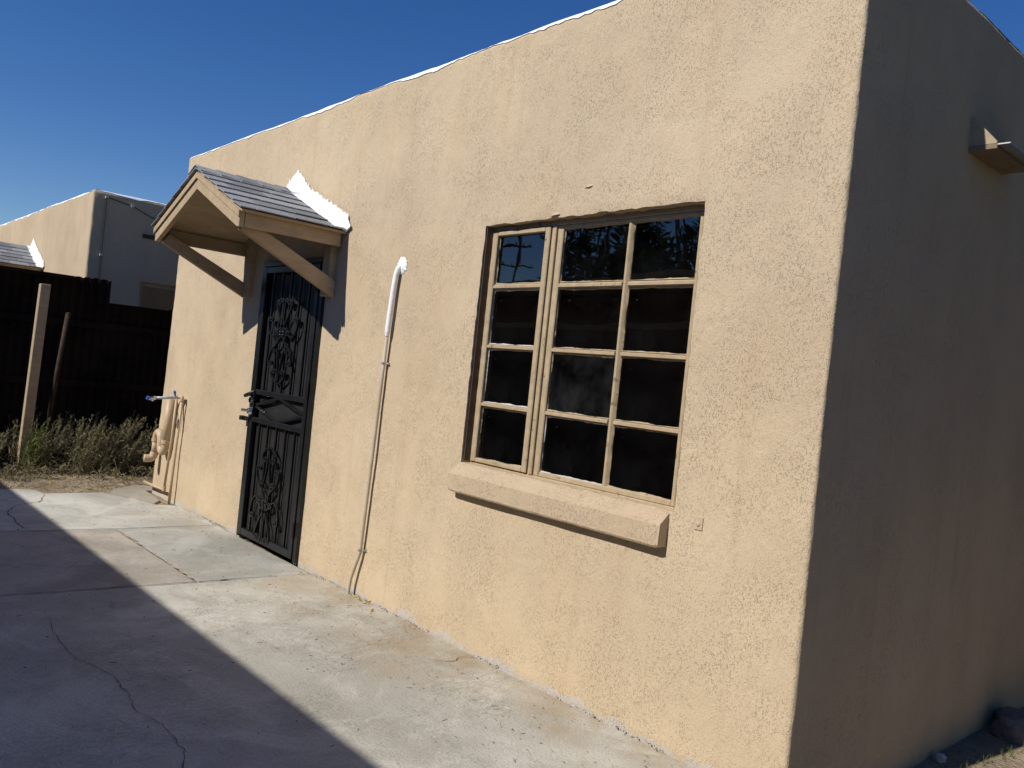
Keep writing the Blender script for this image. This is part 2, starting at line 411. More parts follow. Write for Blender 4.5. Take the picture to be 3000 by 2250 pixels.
def crack(poly, parent, w0=0.004, seed=0.0, top=0.0, mat=None, name='crack'):
    pts = catmull([(x, y, 0) for x, y in poly], 6)
    P2 = []
    for i, p in enumerate(pts): P2.append((p.x+0.014*nz(p.x*22, p.y*22, seed), p.y+0.014*nz(p.x*22, p.y*22, seed+5)))
    b = MB(); k = len(P2)
    for i, (x, y) in enumerate(P2):
        a = P2[max(i-1, 0)]; c = P2[min(i+1, k-1)]; dx, dy = c[0]-a[0], c[1]-a[1]; l = math.hypot(dx, dy) or 1
        w = w0*(0.35+0.9*abs(nz(x*13, y*13, seed+9)))*(min(1, i/4, (k-1-i)/4)+0.05)
        b.v += [(x-dy/l*w, y+dx/l*w, top+0.0035), (x+dy/l*w, y-dx/l*w, top+0.0035)]
    for i in range(k-1): b.f.append((2*i, 2*i+1, 2*i+3, 2*i+2))
    b.build(name, mat or M['crack'], parent)
crack([(-2.95,-1.60),(-2.8,-1.628),(-2.635,-1.641),(-2.373,-1.636),(-2.236,-1.598),(-2.104,-1.562),(-1.953,-1.563),(-1.814,-1.566),(-1.726,-1.582),(-1.619,-1.551),(-1.524,-1.536),(-1.409,-1.538),(-1.334,-1.545),(-1.24,-1.58),(-0.9,-1.7)], sC, 0.0022, 1)
crack([(-4.95,-1.315),(-5.141,-1.335),(-5.373,-1.321),(-5.552,-1.331),(-5.839,-1.226),(-5.946,-1.123),(-6.017,-1.024),(-6.38,-0.913)], sA, 0.0045, 2)
crack([(-1.62,-0.02),(-1.66,-0.09),(-1.64,-0.17),(-1.70,-0.26)], sC, 0.0025, 3)
crack([(-4.868,-0.04),(-4.875,-0.4),(-4.876,-0.765),(-4.90,-1.1),(-4.925,-1.48),(-4.95,-2.4),(-4.97,-3.4)], bed, 0.0075, 4)
crack([(-3.326,-0.30),(-3.338,-0.55),(-3.345,-0.745),(-3.37,-1.2),(-3.394,-1.737),(-3.42,-2.4),(-3.44,-3.4)], bed, 0.0050, 5)
sand = crack([(-4.86,-0.764),(-4.5,-0.761),(-4.1,-0.757),(-3.7,-0.751),(-3.36,-0.746)], bed, 0.017, 6, 0.001, M['sand'], 'joint_sand')
# broken piece of concrete beside the pipes
b = MB(); ring = [(-5.98,-0.10),(-5.88,-0.17),(-6.12,-0.30),(-6.38,-0.40),(-6.62,-0.30),(-6.80,-0.05),(-6.72,0.18),(-6.55,0.22),(-6.50,-0.06),(-6.2,-0.07)]
k = len(ring); b.v += [(x+0.02*nz(x*9,y*9), y+0.02*nz(y*9,x*9), -0.004+0.006*nz(x*7,y*7,2)) for x, y in ring]+[(x, y, -0.07) for x, y in ring]
b.f.append(tuple(reversed(range(k)))); b.f += [(i, (i+1) % k, k+(i+1) % k, k+i) for i in range(k)]
tag(b.build('concrete_fragment', M['concrete_pink'], fix=True), 'broken flat scrap of concrete on the dirt below the wall pipes', 'concrete')

# ------------------------------------------------------------------ stucco house walls
def wall_disp(u, z, seed):
    return 0.0075*nz(u*1.1, z*1.1, seed)+0.0035*nz(u*4.2, z*3.6, seed+3)+0.0013*nz(u*13, z*13, seed+6)
def wall_top(u, h, seed):
    return h+0.013*nz(u*0.8, seed)+0.005*nz(u*3.5, seed+2)+0.002*nz(u*14, seed+4)
def lines(lo, hi, step, extra):
    n = int(round((hi-lo)/step)); a = [lo+(hi-lo)*i/n for i in range(n+1)]
    for e in extra:
        j = min(range(len(a)), key=lambda i: abs(a[i]-e)); a[j] = e
    return sorted(set(a))
def build_walls(root, x0, x1, y1, h, batter, front_open, side_open, mat, step, seed, rc=0.014, rt=0.028):
    """rounded stucco walls round x0..x1, 0..y1; openings are (a0,a1,z0,z1,depth) on the front (x) and right side (y)"""
    cols = []                        # (x, y, nx, ny, u, face)
    fx = lines(x0+rc, x1-rc, step, [e for o in front_open for e in o[:2]])
    for x in fx: cols.append((x, 0, 0, -1, x, 'F'))
    for k in range(1, 6):
        a = math.pi/2*k/6; cols.append((x1-rc+rc*math.sin(a), rc-rc*math.cos(a), math.sin(a), -math.cos(a), x1+rc*a*0.6, 'C'))
    sy = lines(rc, 3.2, step*1.4, [e for o in side_open for e in o[:2]])
    for y in sy: cols.append((x1, y, 1, 0, x1+y, 'S'))
    cols.append((x1, y1-rc, 1, 0, x1+y1, 'S')); cols.append((x1-rc, y1, 0, 1, x1+y1+1, 'B'))
    cols.append((x0+rc, y1, 0, 1, x1+y1+5, 'B')); cols.append((x0, y1-rc, -1, 0, x1+y1+6, 'L'))
    for y in (4, 2.5, 1.5, 1.0, 0.7, 0.5, 0.35, 0.25, 0.17, 0.1, 0.06, rc): cols.append((x0, y, -1, 0, x0-y, 'L'))
    for k in range(1, 6):
        a = math.pi/2*k/6; cols.append((x0+rc-rc*math.cos(a), rc-rc*math.sin(a), -math.cos(a), -math.sin(a), x0-0.02+0.02*k/6, 'C'))
    zs = lines(-0.16, h-rt, step, [e for o in front_open+side_open for e in o[2:4]])
    b = MB(); nc = len(cols); rows = len(zs)
    def pos(c, z):
        x, y, nx, ny, u, f = c
        d = wall_disp(u, z, seed)
        tz = z
        if z > h-0.6: tz = z+(wall_top(u, h, seed)-h)*(z-(h-0.6))/0.57
        bt = batter*(max(0, 1-z/h))**1.3*max(0, -nx)
        if f == 'C': d += 0.003*nz(z*9, u*3, seed)+0.003*nz(z*31, u, seed+1)-0.010*max(0, nz(z*5.3, seed, 2)-0.45)
        for (a0, a1, z0, z1, dep), ff in [(o, 'F') for o in front_open]+[(o, 'S') for o in side_open]:
            if f == ff:
                w = x if f == 'F' else y
                inside = a0-1e-4 <= w <= a1+1e-4 and z0-1e-4 <= z <= z1+1e-4
                if inside:
                    on = min(abs(w-a0), abs(w-a1)) < 1e-4 or min(abs(z-z0), abs(z-z1)) < 1e-4
                    if on: d -= 0.004
                    j = 0.006*nz(w*17, z*17, seed+8)+0.003*nz(w*45, z*45, seed)
                    if f == 'F':
                        if abs(w-a0) < 1e-4: x += j
                        elif abs(w-a1) < 1e-4: x += j
                    if min(abs(z-z0), abs(z-z1)) < 1e-4: tz += j
        return (x+nx*d-bt*1.0, y+ny*d, tz)
    for z in zs:
        for c in cols: b.v.append(pos(c, z))
    # rounded parapet top, flat top, inner face
    prof = [(rt*(1-math.cos(a)), rt*math.sin(a)) for a in (math.pi/2*k/5 for k in range(1, 6))]+[(0.10, 0.032), (0.21, 0.03), (0.23, 0.0), (0.23, -0.30)]
    for off, dz in prof:
        for c in cols:
            x, y, z = pos(c, h-rt); nx, ny = c[2], c[3]
            b.v.append((x-nx*off, y-ny*off, z+dz))
    tot = rows+len(prof)
    def hole(i, j):
        c, c2 = cols[i], cols[(i+1) % nc]
        if j >= rows-1: return None
        zm = (zs[j]+zs[j+1])/2
        for o, ff in [(o, 'F') for o in front_open]+[(o, 'S') for o in side_open]:
            if c[5] == ff and c2[5] == ff:
                w = ((c[0]+c2[0])/2) if ff == 'F' else ((c[1]+c2[1])/2)
                if o[0] < w < o[1] and o[2] < zm < o[3]: return o, ff
        return None
    used = {}
    def inner(idx, o, ff):
        if idx not in used:
            x, y, z = b.v[idx]
            used[idx] = len(b.v)
            b.v.append((x, y+o[4], z) if ff == 'F' else (x-o[4], y, z))
        return used[idx]
    for j in range(tot-1):
        for i in range(nc):
            q = (j*nc+i, j*nc+(i+1) % nc, (j+1)*nc+(i+1) % nc, (j+1)*nc+i)
            hl = hole(i, j)
            if hl is None: b.f.append(q); continue
            o, ff = hl
            for (p1, p2, di, dj) in ((q[0], q[3], -1, 0), (q[1], q[2], 1, 0), (q[0], q[1], 0, -1), (q[3], q[2], 0, 1)):
                if j+dj < 0 or hole(i+di, j+dj) is None:
                    b.f.append((p1, p2, inner(p2, o, ff), inner(p1, o, ff)))
    w = b.build('wall', mat, root, fix=False, smooth=True)
    bm = bmesh.new(); bm.from_mesh(w.data); bmesh.ops.recalc_face_normals(bm, faces=bm.faces); 
    for e in bm.edges:
        if len(e.link_faces) == 2 and e.calc_face_angle(0) > 0.9: e.smooth = False
    bm.to_mesh(w.data); bm.free()
    deck = MB().box(x0+0.2, x1-0.2, 0.2, y1-0.2, h-0.42, h-0.30).build('roof_deck', M['white'], root)
    # white elastomeric roof coating lapped over the parapet edge
    b = MB(); N = 7
    seq = [c for c in cols if c[5] in 'FS' and c[1] < 3.3]
    for c in seq:
        x, y, z = pos(c, h-rt); u = c[4]
        lap = 18+44*nz(u*1.7, seed+20)+30*nz(u*7, seed+21)+14*nz(u*26, seed+22)
        if c[5] == 'S': lap += 25
        lap = max(-20, min(88, lap)); e = 0.004
        ang = [R(lap+(90-lap)*k/(N-2)) for k in range(N-1)]
        for a in ang:
            r = rt+e
            if a >= 0: off = rt-r*math.cos(a); dz = r*math.sin(a)
            else: off = -e; dz = rt*a*1.2
            b.v.append((x-c[2]*off, y-c[3]*off, z+dz))
        b.v.append((x-c[2]*0.2, y-c[3]*0.2, z+0.038))
    for i in range(len(seq)-1):
        if seq[i][5] != seq[i+1][5]: continue
        for k in range(N-1): b.f.append((i*N+k, (i+1)*N+k, (i+1)*N+k+1, i*N+k+1))
    b.build('roof_coating', M['white'], root, smooth=True)
    return w

HOUSE = thing('stucco_house', (0, 0, 0), 'tan stucco flat-roofed house with black security door and twelve-pane window', 'house', 'twin stucco houses')
WX0, WX1, WZ0, WZ1 = -1.945, -0.580, 0.915, 2.145
DX0, DX1, DZ1 = -4.505, -3.575, 2.045
build_walls(HOUSE, -6.40, 0.0, 7.0, 3.105, 0.13, [(WX0, WX1, WZ0, WZ1, 0.16), (DX0, DX1, -0.2, DZ1, 0.10)], [], M['stucco'], 0.021, 11)
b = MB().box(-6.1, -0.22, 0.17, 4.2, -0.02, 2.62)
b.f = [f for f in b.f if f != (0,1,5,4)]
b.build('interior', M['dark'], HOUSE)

# ---------------- window
YF = 0.054
win = MB()
def bar(mb, x0, x1, z0, z1, y0=YF, y1=YF+0.034): mb.box(x0, x1, y0, y1, z0, z1)
bar(win, WX0-0.01, -1.930, WZ0-0.01, WZ1+0.01, YF+0.004, YF+0.05)        # left jamb of the frame
bar(win, -0.618, WX1+0.01, WZ0-0.01, WZ1+0.01, YF+0.004, YF+0.05)
bar(win, -1.930, -0.618, 2.122, WZ1+0.01, YF+0.001, YF+0.05)
bar(win, -1.930, -0.618, WZ0-0.01, 0.922, YF+0.001, YF+0.05)
bar(win, -1.490, -1.462, 0.922, 2.122, YF-0.004, YF+0.05)               # mullion between sash and fixed light
win = win.build('window', M['frame'], HOUSE, bevel=0.003)
fx = MB()
bar(fx, -1.458, -1.420, 0.922, 2.122, YF+0.004); bar(fx, -0.640, -0.620, 0.922, 2.122, YF+0.004)
bar(fx, -1.420, -0.640, 0.922, 0.946, YF+0.004); bar(fx, -1.420, -0.640, 2.104, 2.122, YF+0.004)
fx.build('fixed_frame', M['frame'], win, bevel=0.004)
ss = MB()
bar(ss, -1.926, -1.887, 0.926, 2.118, YF-0.010); bar(ss, -1.532, -1.497, 0.926, 2.118, YF-0.010)
bar(ss, -1.887, -1.532, 0.926, 0.948, YF-0.010); bar(ss, -1.887, -1.532, 2.094, 2.118, YF-0.010)
ss.build('sash_frame', M['frame'], win, bevel=0.004)
ROWS = [(0.946, 1.212), (1.238, 1.512), (1.538, 1.816), (1.848, 2.104)]
def muntin(x0, x1, z0, z1, y0, horiz):
    mb = MB(); ym = y0+0.013
    if horiz:                         # glazing bar: narrow nose and sloped putty shoulders
        zc = (z0+z1)/2; hw = (z1-z0)/2
        mb.prism_x([(y0, zc-0.006), (ym, zc-hw), (ym+0.014, zc-hw), (ym+0.014, zc+hw), (ym, zc+hw), (y0, zc+0.006)], x0, x1)
    else:
        xc = (x0+x1)/2; hw = (x1-x0)/2; b0 = len(mb.v)
        prof = [(xc-0.006, y0), (xc+0.006, y0), (xc+hw, ym), (xc+hw, ym+0.014), (xc-hw, ym+0.014), (xc-hw, ym)]
        mb.v += [(x, y, z0) for x, y in prof]+[(x, y, z1) for x, y in prof]; n = 6
        mb.f += [tuple(reversed(range(n))), tuple(n+i for i in range(n))]+[(i, (i+1) % n, n+(i+1) % n, n+i) for i in range(n)]
    # uneven putty and paint
    me = mb.build('muntin', M['frame'], win, bevel=0.0)
    return me
for k in range(3):
    z0, z1 = ROWS[k][1], ROWS[k+1][0]
    muntin(-1.889, -1.530, z0+0.001, z1-0.001, YF-0.006, True)
    muntin(-1.422, -1.0245, z0+0.001, z1-0.001, YF+0.006, True)
    muntin(-0.9905, -0.638, z0+0.001, z1-0.001, YF+0.006, True)
muntin(-1.024, -0.991, 0.944, 2.106, YF+0.005, False)
COLS = [(-1.889, -1.530, YF+0.014), (-1.422, -1.022, YF+0.022), (-0.993, -0.638, YF+0.022)]
PUT = MB()
for ci, (x0, x1, y) in enumerate(COLS):
    for ri, (z0, z1) in enumerate(ROWS):
        o = MB().box(-(x1-x0)/2-0.004, (x1-x0)/2+0.004, -0.0015, 0.0015, -(z1-z0)/2-0.004, (z1-z0)/2+0.004).build('pane', M['dusty_glass'] if (ci, ri) == (1, 1) else M['glass'])
        o.location = ((x0+x1)/2, y, (z0+z1)/2)
        o.rotation_euler = (R(random.uniform(-0.25, 0.25)), 0, R(random.uniform(-0.35, 0.35)))
        attach(o, win)
        if (ci, ri) == (1, 1): o['label'] = 'dustier grey window pane'
MB().box(WX0+0.0105, WX0+0.0145, 0.010, YF-0.012, WZ0+0.012, WZ1-0.012).build('jamb_shade_strip', M['jamb'], win)  # dark strip painting in the shade of the left reveal
# ragged putty left round the panes
def putty(x0, z0, x1, z1, y, w, seed, parent):
    b = MB(); n = max(4, int(math.hypot(x1-x0, z1-z0)/0.012)); dx, dz = (x1-x0)/n, (z1-z0)/n
    l = math.hypot(dx, dz); px, pz = -dz/l, dx/l
    for i in range(n+1):
        x, z = x0+dx*i, z0+dz*i
        ww = w*max(0.1, 0.8+0.9*nz(x*11, z*11, seed)+0.5*nz(x*60, z*60, seed))
        b.v += [(x, y-0.009, z), (x+px*ww, y-0.0022, z+pz*ww)]
    for i in range(n): b.f.append((2*i, 2*i+2, 2*i+3, 2*i+1))
    return b
for ci, (x0, x1, y) in enumerate(COLS):
    for ri, (z0, z1) in enumerate(ROWS):
        b = MB()
        for e in (((x0, z0), (x1, z0)), ((x1, z0), (x1, z1)), ((x1, z1), (x0, z1)), ((x0, z1), (x0, z0))):
            p = putty(e[0][0], e[0][1], e[1][0], e[1][1], y, 0.0055, ci*7+ri*3, win); k = len(b.v)
            b.v += p.v; b.f += [tuple(i+k for i in f) for f in p.f]
        b.build('putty', M['pale_stone'] if (ci, ri) in ((0, 2), (1, 0), (0, 1)) else M['frame'], win)
# sill: chunky stucco ledge with a sloped top
b = MB(); ns = 70
prof = [(0.055, 0.914), (0.0, 0.906), (-0.040, 0.874), (-0.048, 0.867), (-0.053, 0.857), (-0.054, 0.776), (-0.048, 0.767), (-0.030, 0.766), (0.02, 0.766)]
for i in range(ns+1):
    x = -1.965+(1.965-0.598)*i/ns; e = 0.0 if 0 < i < ns else 1.0
    for (y, z) in prof:
        d = 0.004*nz(x*6, z*14, 5)+0.0025*nz(x*26, z*26, 8)
        if y > 0 and (x < WX0+0.004 or x > WX1-0.004): y = 0.004
        zz = z if not e else 0.838+(z-0.838)*0.95
        b.v.append((x+(0.012 if i == 0 else -0.012 if i == ns else 0)*0, (y if not e else y*0.93)-d if y < 0.003 else y, zz+d*0.6))
k = len(prof)
for i in range(ns):
    for j in range(k-1): b.f.append((i*k+j, i*k+j+1, (i+1)*k+j+1, (i+1)*k+j))
b.f += [tuple(range(k)), tuple(ns*k+j for j in reversed(range(k)))]
b.build('sill', M['sill'], win, fix=True, smooth=False)
# little cover plate beside the sill
wy = -wall_disp(-0.457, 0.89, 11)-0.0045
b = MB().box(-0.476, -0.438, wy, 0.01, 0.868, 0.915).ball((-0.456, wy, 0.890), 0.010, 12, 8, (0.9, 0.6, 1.1))
b.build('cover_plate', M['sill'], HOUSE, bevel=0.0)

# flakes and blisters in the stucco over the window
for fx_, fz_, L_, s_ in ((-1.225, 2.270, 0.055, 1), (-1.43, 2.158, 0.06, 1)):
    wy = -wall_disp(fx_, fz_, 11); b = MB(); n = 8
    for i in range(n+1):
        u = i/n; x = fx_-L_/2+L_*u; hgt = math.sin(math.pi*u)**0.7
        b.v += [(x, wy+0.003, fz_+0.014*hgt+s_*0.10*(x-fx_)), (x, wy-0.007*hgt-0.001, fz_-0.002+s_*0.10*(x-fx_)+0.003*nz(x*60)), (x, wy+0.003, fz_-0.006*hgt+s_*0.10*(x-fx_))]
    for i in range(n):
        for j in range(2): b.f.append((3*i+j, 3*i+j+1, 3*i+j+4, 3*i+j+3))
    b.build('stucco_flake', M['stucco'], HOUSE, fix=True)
# ---------------- security door
fr = MB()
yd0, yd1 = -0.030, 0.0
fr.box(DX0-0.012, DX0+0.028, -0.022, 0.03, 0.0, 2.055); fr.box(DX1-0.03, DX1+0.012, -0.022, 0.03, 0.0, 2.055); fr.box(DX0+0.028, DX1-0.03, -0.022, 0.03, 2.015, 2.055)
door = fr.build('security_door', M['iron'], HOUSE, bevel=0.003)
LX0, LX1, LZ0, LZ1 = DX0+0.033, DX1-0.036, 0.022, 2.010
lf = MB(); SW = 0.045
lf.box(LX0, LX0+SW, yd0, yd1, LZ0, LZ1); lf.box(LX1-SW, LX1, yd0, yd1, LZ0, LZ1)
lf.box(LX0+SW, LX1-SW, yd0+0.001, yd1, LZ0, LZ0+0.05); lf.box(LX0+SW, LX1-SW, yd0+0.001, yd1, LZ1-0.045, LZ1)
lf.build('leaf_frame', M['iron'], door, bevel=0.003)
for z in (0.862, 1.068): MB().box(LX0+SW, LX1-SW, yd0+0.003, yd1-0.002, z, z+0.036).build('rail', M['iron'], door, bevel=0.003)
MB().box(LX0+SW*0.5, LX1-SW*0.5, 0.012, 0.015, LZ0+0.02, LZ1-0.02).build('screen_sheet', M['sheet'], door)
MB().box(DX0+0.02, DX1-0.02, 0.07, 0.095, 0.0, DZ1+0.02).build('inner_door', M['iron'], door)
BARS = [-4.325, -4.185, -4.045, -3.905, -3.765]
for x in BARS:
    for z0, z1 in ((LZ0+0.05, 0.862), (1.104, LZ1-0.045)):
        MB().box(x-0.007, x+0.007, -0.016, -0.002, z0, z1).build('bar', M['iron'], door)
XL, XR = LX0+SW, LX1-SW; xc = (XL+XR)/2
for p, q in (((xc, 1.068), (XR, 0.984)), ((XR, 0.984), (xc, 0.898)), ((xc, 0.898), (XL, 0.984)), ((XL, 0.984), (xc, 1.068))):
    MB().ribbon([p, q], 0.009, -0.022, -0.006).build('brace', M['iron'], door)
def spiral(c, r, a0, turns, n=22):
    return [(c[0]+r*(1-0.72*i/n)*math.cos(a0+turns*2*math.pi*i/n), c[1]+r*(1-0.72*i/n)*math.sin(a0+turns*2*math.pi*i/n)) for i in range(n+1)]
def scroll(lead, c, r, a0, turns, sx, zmap, thick=0.0048):
    sp = spiral(c, r, R(a0), turns)
    pts = [(p.x, p.y) for p in catmull([(x, z, 0) for x, z in lead]+[(sp[0][0], sp[0][1], 0)], 6)]+sp[1:]
    path = [(-4.080+sx*x, zmap(z)) for x, z in pts]
    MB().ribbon(path, thick, -0.034, -0.018).build('scroll', M['iron'], door, smooth=False)
# one lyre motif, upright above the lock rail and upside down below it (local z 0..1, mirrored about the middle)
def motif(zmap):
    for s in (-1, 1):
        scroll([(0.004, 0.40), (0.02, 0.55), (0.075, 0.70), (0.118, 0.58+0.27)], (0.082, 0.855+0.02), 0.040, -10, 1.35, s, zmap)
        scroll([(0.055, 0.36), (0.012, 0.62)], (0.045, 0.90), 0.032, 180, -1.3, s, zmap)
        scroll([(0.085, 0.455), (0.15, 0.40), (0.205, 0.48), (0.225, 0.60)], (0.190, 0.64), 0.036, 0, 1.3, s, zmap)
        scroll([(0.006, 0.44), (0.022, 0.50), (0.05, 0.52)], (0.080, 0.455), 0.038, 120, -1.3, s, zmap)
        scroll([(0.006, 0.43), (0.07, 0.30), (0.145, 0.20), (0.175, 0.08)], (0.140, 0.045), 0.038, 20, -1.35, s, zmap)
        scroll([(0.0, -0.24), (0.05, -0.21), (0.098, -0.14)], (0.062, -0.08), 0.036, -5, 1.35, s, zmap)
        scroll([(0.0, -0.23), (0.012, -0.1), (0.03, 0.1), (0.055, 0.22)], (0.09, 0.20), 0.03, 170, -1.2, s, zmap)
        for z in (0.43, 0.47): 
            MB().ball((-4.080+s*0.020, -0.032, zmap(z)), 0.010, 8, 6).build('collar_ball', M['iron'], door, smooth=True)
motif(lambda z: 1.292+z*0.52)
motif(lambda z: 0.575-z*0.58)
# lock side
lk = MB().box(LX0-0.004, LX0+0.055, yd0-0.006, yd0+0.002, 0.905, 1.090).build('lock_plate', M['iron'], door, bevel=0.002)
b = MB().tube([(LX0+0.022, -0.034, 1.058), (LX0+0.022, -0.075, 1.060)], 0.011, 12)
b.tube([(LX0+0.000, -0.080, 1.048), (LX0+0.03, -0.078, 1.058), (LX0+0.13, -0.070, 1.092)], [0.014, 0.015, 0.009], 10)
b.build('lever_handle', M['iron'], door, smooth=True)
MB().tube([(LX0+0.022, -0.036, 1.020), (LX0+0.022, -0.052, 1.020)], [0.024, 0.021], 18).build('lock_cylinder', M['steel'], door)
b = MB().tube([(LX0+0.030, -0.036, 0.940), (LX0+0.030, -0.044, 0.940), (LX0+0.030, -0.062, 0.940)], [0.029, 0.029, 0.020], 18).tube([(LX0+0.022, -0.06, 0.940), (LX0+0.010, -0.105, 0.944)], 0.012, 12)
b.build('deadbolt_knob', M['steel'], door)
b = MB().box(DX0-0.075, DX0+0.03, -0.040, -0.026, 0.858, 0.892); b.box(DX0-0.088, DX0-0.075, -0.058, -0.026, 0.858, 0.892); b.box(DX0-0.075, DX0-0.04, -0.058, -0.052, 0.860, 0.890)
b.build('latch_bracket', M['iron'], door, bevel=0.002)
for z in (0.22, 1.16, 1.86):
    MB().tube([(DX1-0.033, -0.036, z-0.05), (DX1-0.033, -0.036, z+0.05)], 0.009, 10).build('hinge', M['iron'], door)

# ---------------- gabled door canopy
def canopy(root, xr, zr, name='door_canopy', half=0.78, slope=0.42, proj=0.715, fine=True, seed=1):
    th = math.atan(slope); ct, st = math.cos(th), math.sin(th)
    b = MB()
    for s in (-1, 1):
        poly = [(xr, zr), (xr+s*half, zr-slope*half), (xr+s*half, zr-slope*half-0.016), (xr, zr-0.016)]
        b.prism(poly if s > 0 else poly[::-1], -proj+0.012, -0.002)
    can = b.build(name, M['wood'], root, fix=True)
    bh = 0.745
    for s in (-1, 1):
        top = zr-0.018; bot = zr-0.128
        poly = [(xr, top), (xr+s*bh, top-slope*bh), (xr+s*bh, bot-slope*0.72), (xr+s*0.715, bot-slope*0.715), (xr, bot)]
        MB().prism(poly if s < 0 else poly[::-1], -0.700, -0.668).build('bargeboard', M['wood'], can, fix=True, bevel=0.002)
        poly = [(xr, top), (xr+s*(bh+0.012), top-slope*(bh+0.012)), (xr+s*(bh+0.012), top-0.038-slope*(bh+0.012)), (xr, top-0.038)]
        MB().prism(poly if s < 0 else poly[::-1], -0.712, -0.7025).build('rake_trim', M['wood'], can, fix=True)
        xa, xb = sorted((xr+s*0.718, xr+s*0.747))
        MB().box(xa, xb, -0.666, -0.020, zr-slope*0.72-0.122, zr-slope*0.75-0.018).build('fascia', M['wood'], can, bevel=0.002)
        px = xr+s*0.625
        MB().box(px-0.047, px+0.047, -0.042, 0.006, 1.787, zr-slope*0.625-0.02).build('wall_post', M['wood'], can, bevel=0.003)
        bx = xr+s*0.684
        ux, uz = 0.58, -0.305; L = math.hypot(ux, uz); nx, nz_ = -uz/L*0.046, ux/L*0.046
        y0, z0 = -0.650, 2.118; y1, z1 = -0.002, 1.836
        MB().prism_x([(y0-nx, z0-nz_+0.02), (y1, z1-0.058), (y1, z1+0.052), (y0+nx, z0+nz_+0.01)], bx-0.020, bx+0.020).build('brace', M['wood'], can, fix=True, bevel=0.003)
        # shingles, tab by tab
        nC = 6; ex = (half+0.012)/ct/nC; rnd = random.Random(seed*10+s)
        for c in range(nC):
            t0, t1 = max(0, c*ex-0.02), (c+1)*ex+rnd.uniform(-0.003, 0.003)
            yy = -proj-0.010-rnd.uniform(0, 0.006); off = (0.245, 0.16, 0.085)[c % 3]+rnd.uniform(-0.02, 0.02); edges = [yy, yy+off]
            while edges[-1] < -0.25: edges.append(edges[-1]+0.245)
            edges.append(-0.004)
            for a, e in zip(edges, edges[1:]):
                g = 0.0035; r0 = 0.003+rnd.uniform(0, 0.001); r1 = 0.0105+rnd.uniform(0, 0.003)
                def P(t, y, hh): return (xr+s*(t*ct+hh*st), y, zr-t*st+hh*ct)
                b = MB(); tl = t1+rnd.uniform(-0.003, 0.003); tr_ = t1+rnd.uniform(-0.003, 0.003)
                b.v = [P(t0, a+g, r0), P(t0, e-g, r0), P(tr_, e-g, r1), P(tl, a+g, r1), P(t0, a+g, r0+0.005), P(t0, e-g, r0+0.005), P(tr_, e-g, r1+0.0065), P(tl, a+g, r1+0.0065)]
                b.f = [(0,1,2,3), (7,6,5,4), (0,4,5,1), (1,5,6,2), (2,6,7,3), (3,7,4,0)]
                b.build('shingle', M['shingle'], can, fix=True)
    ys = [-proj-0.014]
    while ys[-1] < -0.2: ys.append(ys[-1]+0.14)
    ys.append(-0.003)
    for a, e in zip(ys, ys[1:]):                               # ridge caps
        b = MB(); lo, hi = 0.012, 0.020; w = 0.115
        for y, d in ((a, hi), (e+0.012 if e < -0.01 else e, lo)):
            for k, (dx, dd) in enumerate(((-w, 0), (0, 0.003), (w, 0))):
                b.v.append((xr+dx, y, zr-slope*abs(dx)+d+dd)); b.v.append((xr+dx, y, zr-slope*abs(dx)+d+dd+0.006))
        b.f = [(1,3,9,7), (3,5,11,9), (0,6,8,2), (2,8,10,4), (0,2,3,1), (2,4,5,3), (6,7,9,8), (8,9,11,10), (0,1,7,6), (4,10,11,5)]
        b.build('shingle', M['shingle'], can, fix=True)
    # brushed-on white sealant where the roof meets the wall
    b = MB(); n = 380
    for i in range(n+1):
        x = xr-half-0.06+(2*half+0.12)*i/n; ax = abs(x-xr)
        rz = zr-slope*min(ax, half)
        spike = 0.032*abs(nz(x*85, seed))+0.026*abs(nz(x*190, seed+3))
        wy = -0.088-0.02*nz(x*9, seed)-0.014*abs(nz(x*60, seed+1))
        edge = max(0.12, min(1, (half+0.055-ax)/0.05))
        up = (0.070+0.055*max(0, 1-ax/0.25)+0.025*nz(x*5, seed+7)+spike*1.25)*edge
        roof = 0.026 if ax < half+0.01 else 0.0
        dn = 0.0 if ax < half else -0.03*edge
        sl = rz+(0.0 if ax < half+0.012 else dn)
        yy = (wy if ax < half+0.012 else -0.012)
        b.v += [(x, yy, sl+0.019+(0.012 if ax < 0.11 else 0)), (x, -0.020, sl+0.024+(0.012 if ax < 0.11 else 0)), (x, -0.0135, sl+0.04), (x, -0.0125+wall_disp(x, rz+up, 11)*-1*0, sl+0.034+up*0.5), (x, -0.0095, sl+0.03+up)]
    for i in range(n):
        for j in range(4): b.f.append((i*5+j, i*5+j+1, (i+1)*5+j+1, (i+1)*5+j))
    b.build('white_sealant', M['white'], can, smooth=False, fix=True)
    return can
canopy(HOUSE, -4.140, 2.535)

# ---------------- roof spout on the side wall
b = MB().box(-0.02, 0.112, 0.972, 1.362, 2.508, 2.530)
can = b.build('roof_spout', M['spout'], HOUSE, bevel=0.002)
for y in (0.972, 1.340):
    b = MB(); b.v = [(x, yy, z) for yy in (y, y+0.022) for x, z in ((-0.02, 2.5305), (0.110, 2.5305), (0.110, 2.538), (0.012, 2.652), (-0.02, 2.652))]
    b.f = [(0,1,2,3,4), (9,8,7,6,5)]+[(i, 5+i, 5+(i+1) % 5, (i+1) % 5) for i in range(5)]
    b.build('side_board', M['post'], can, fix=True)
MB().box(-0.02, 0.155, 0.996, 1.338, 2.531, 2.534).box(0.112, 0.158, 0.975, 1.362, 2.524, 2.529).build('metal_lip', M['galv'], can)

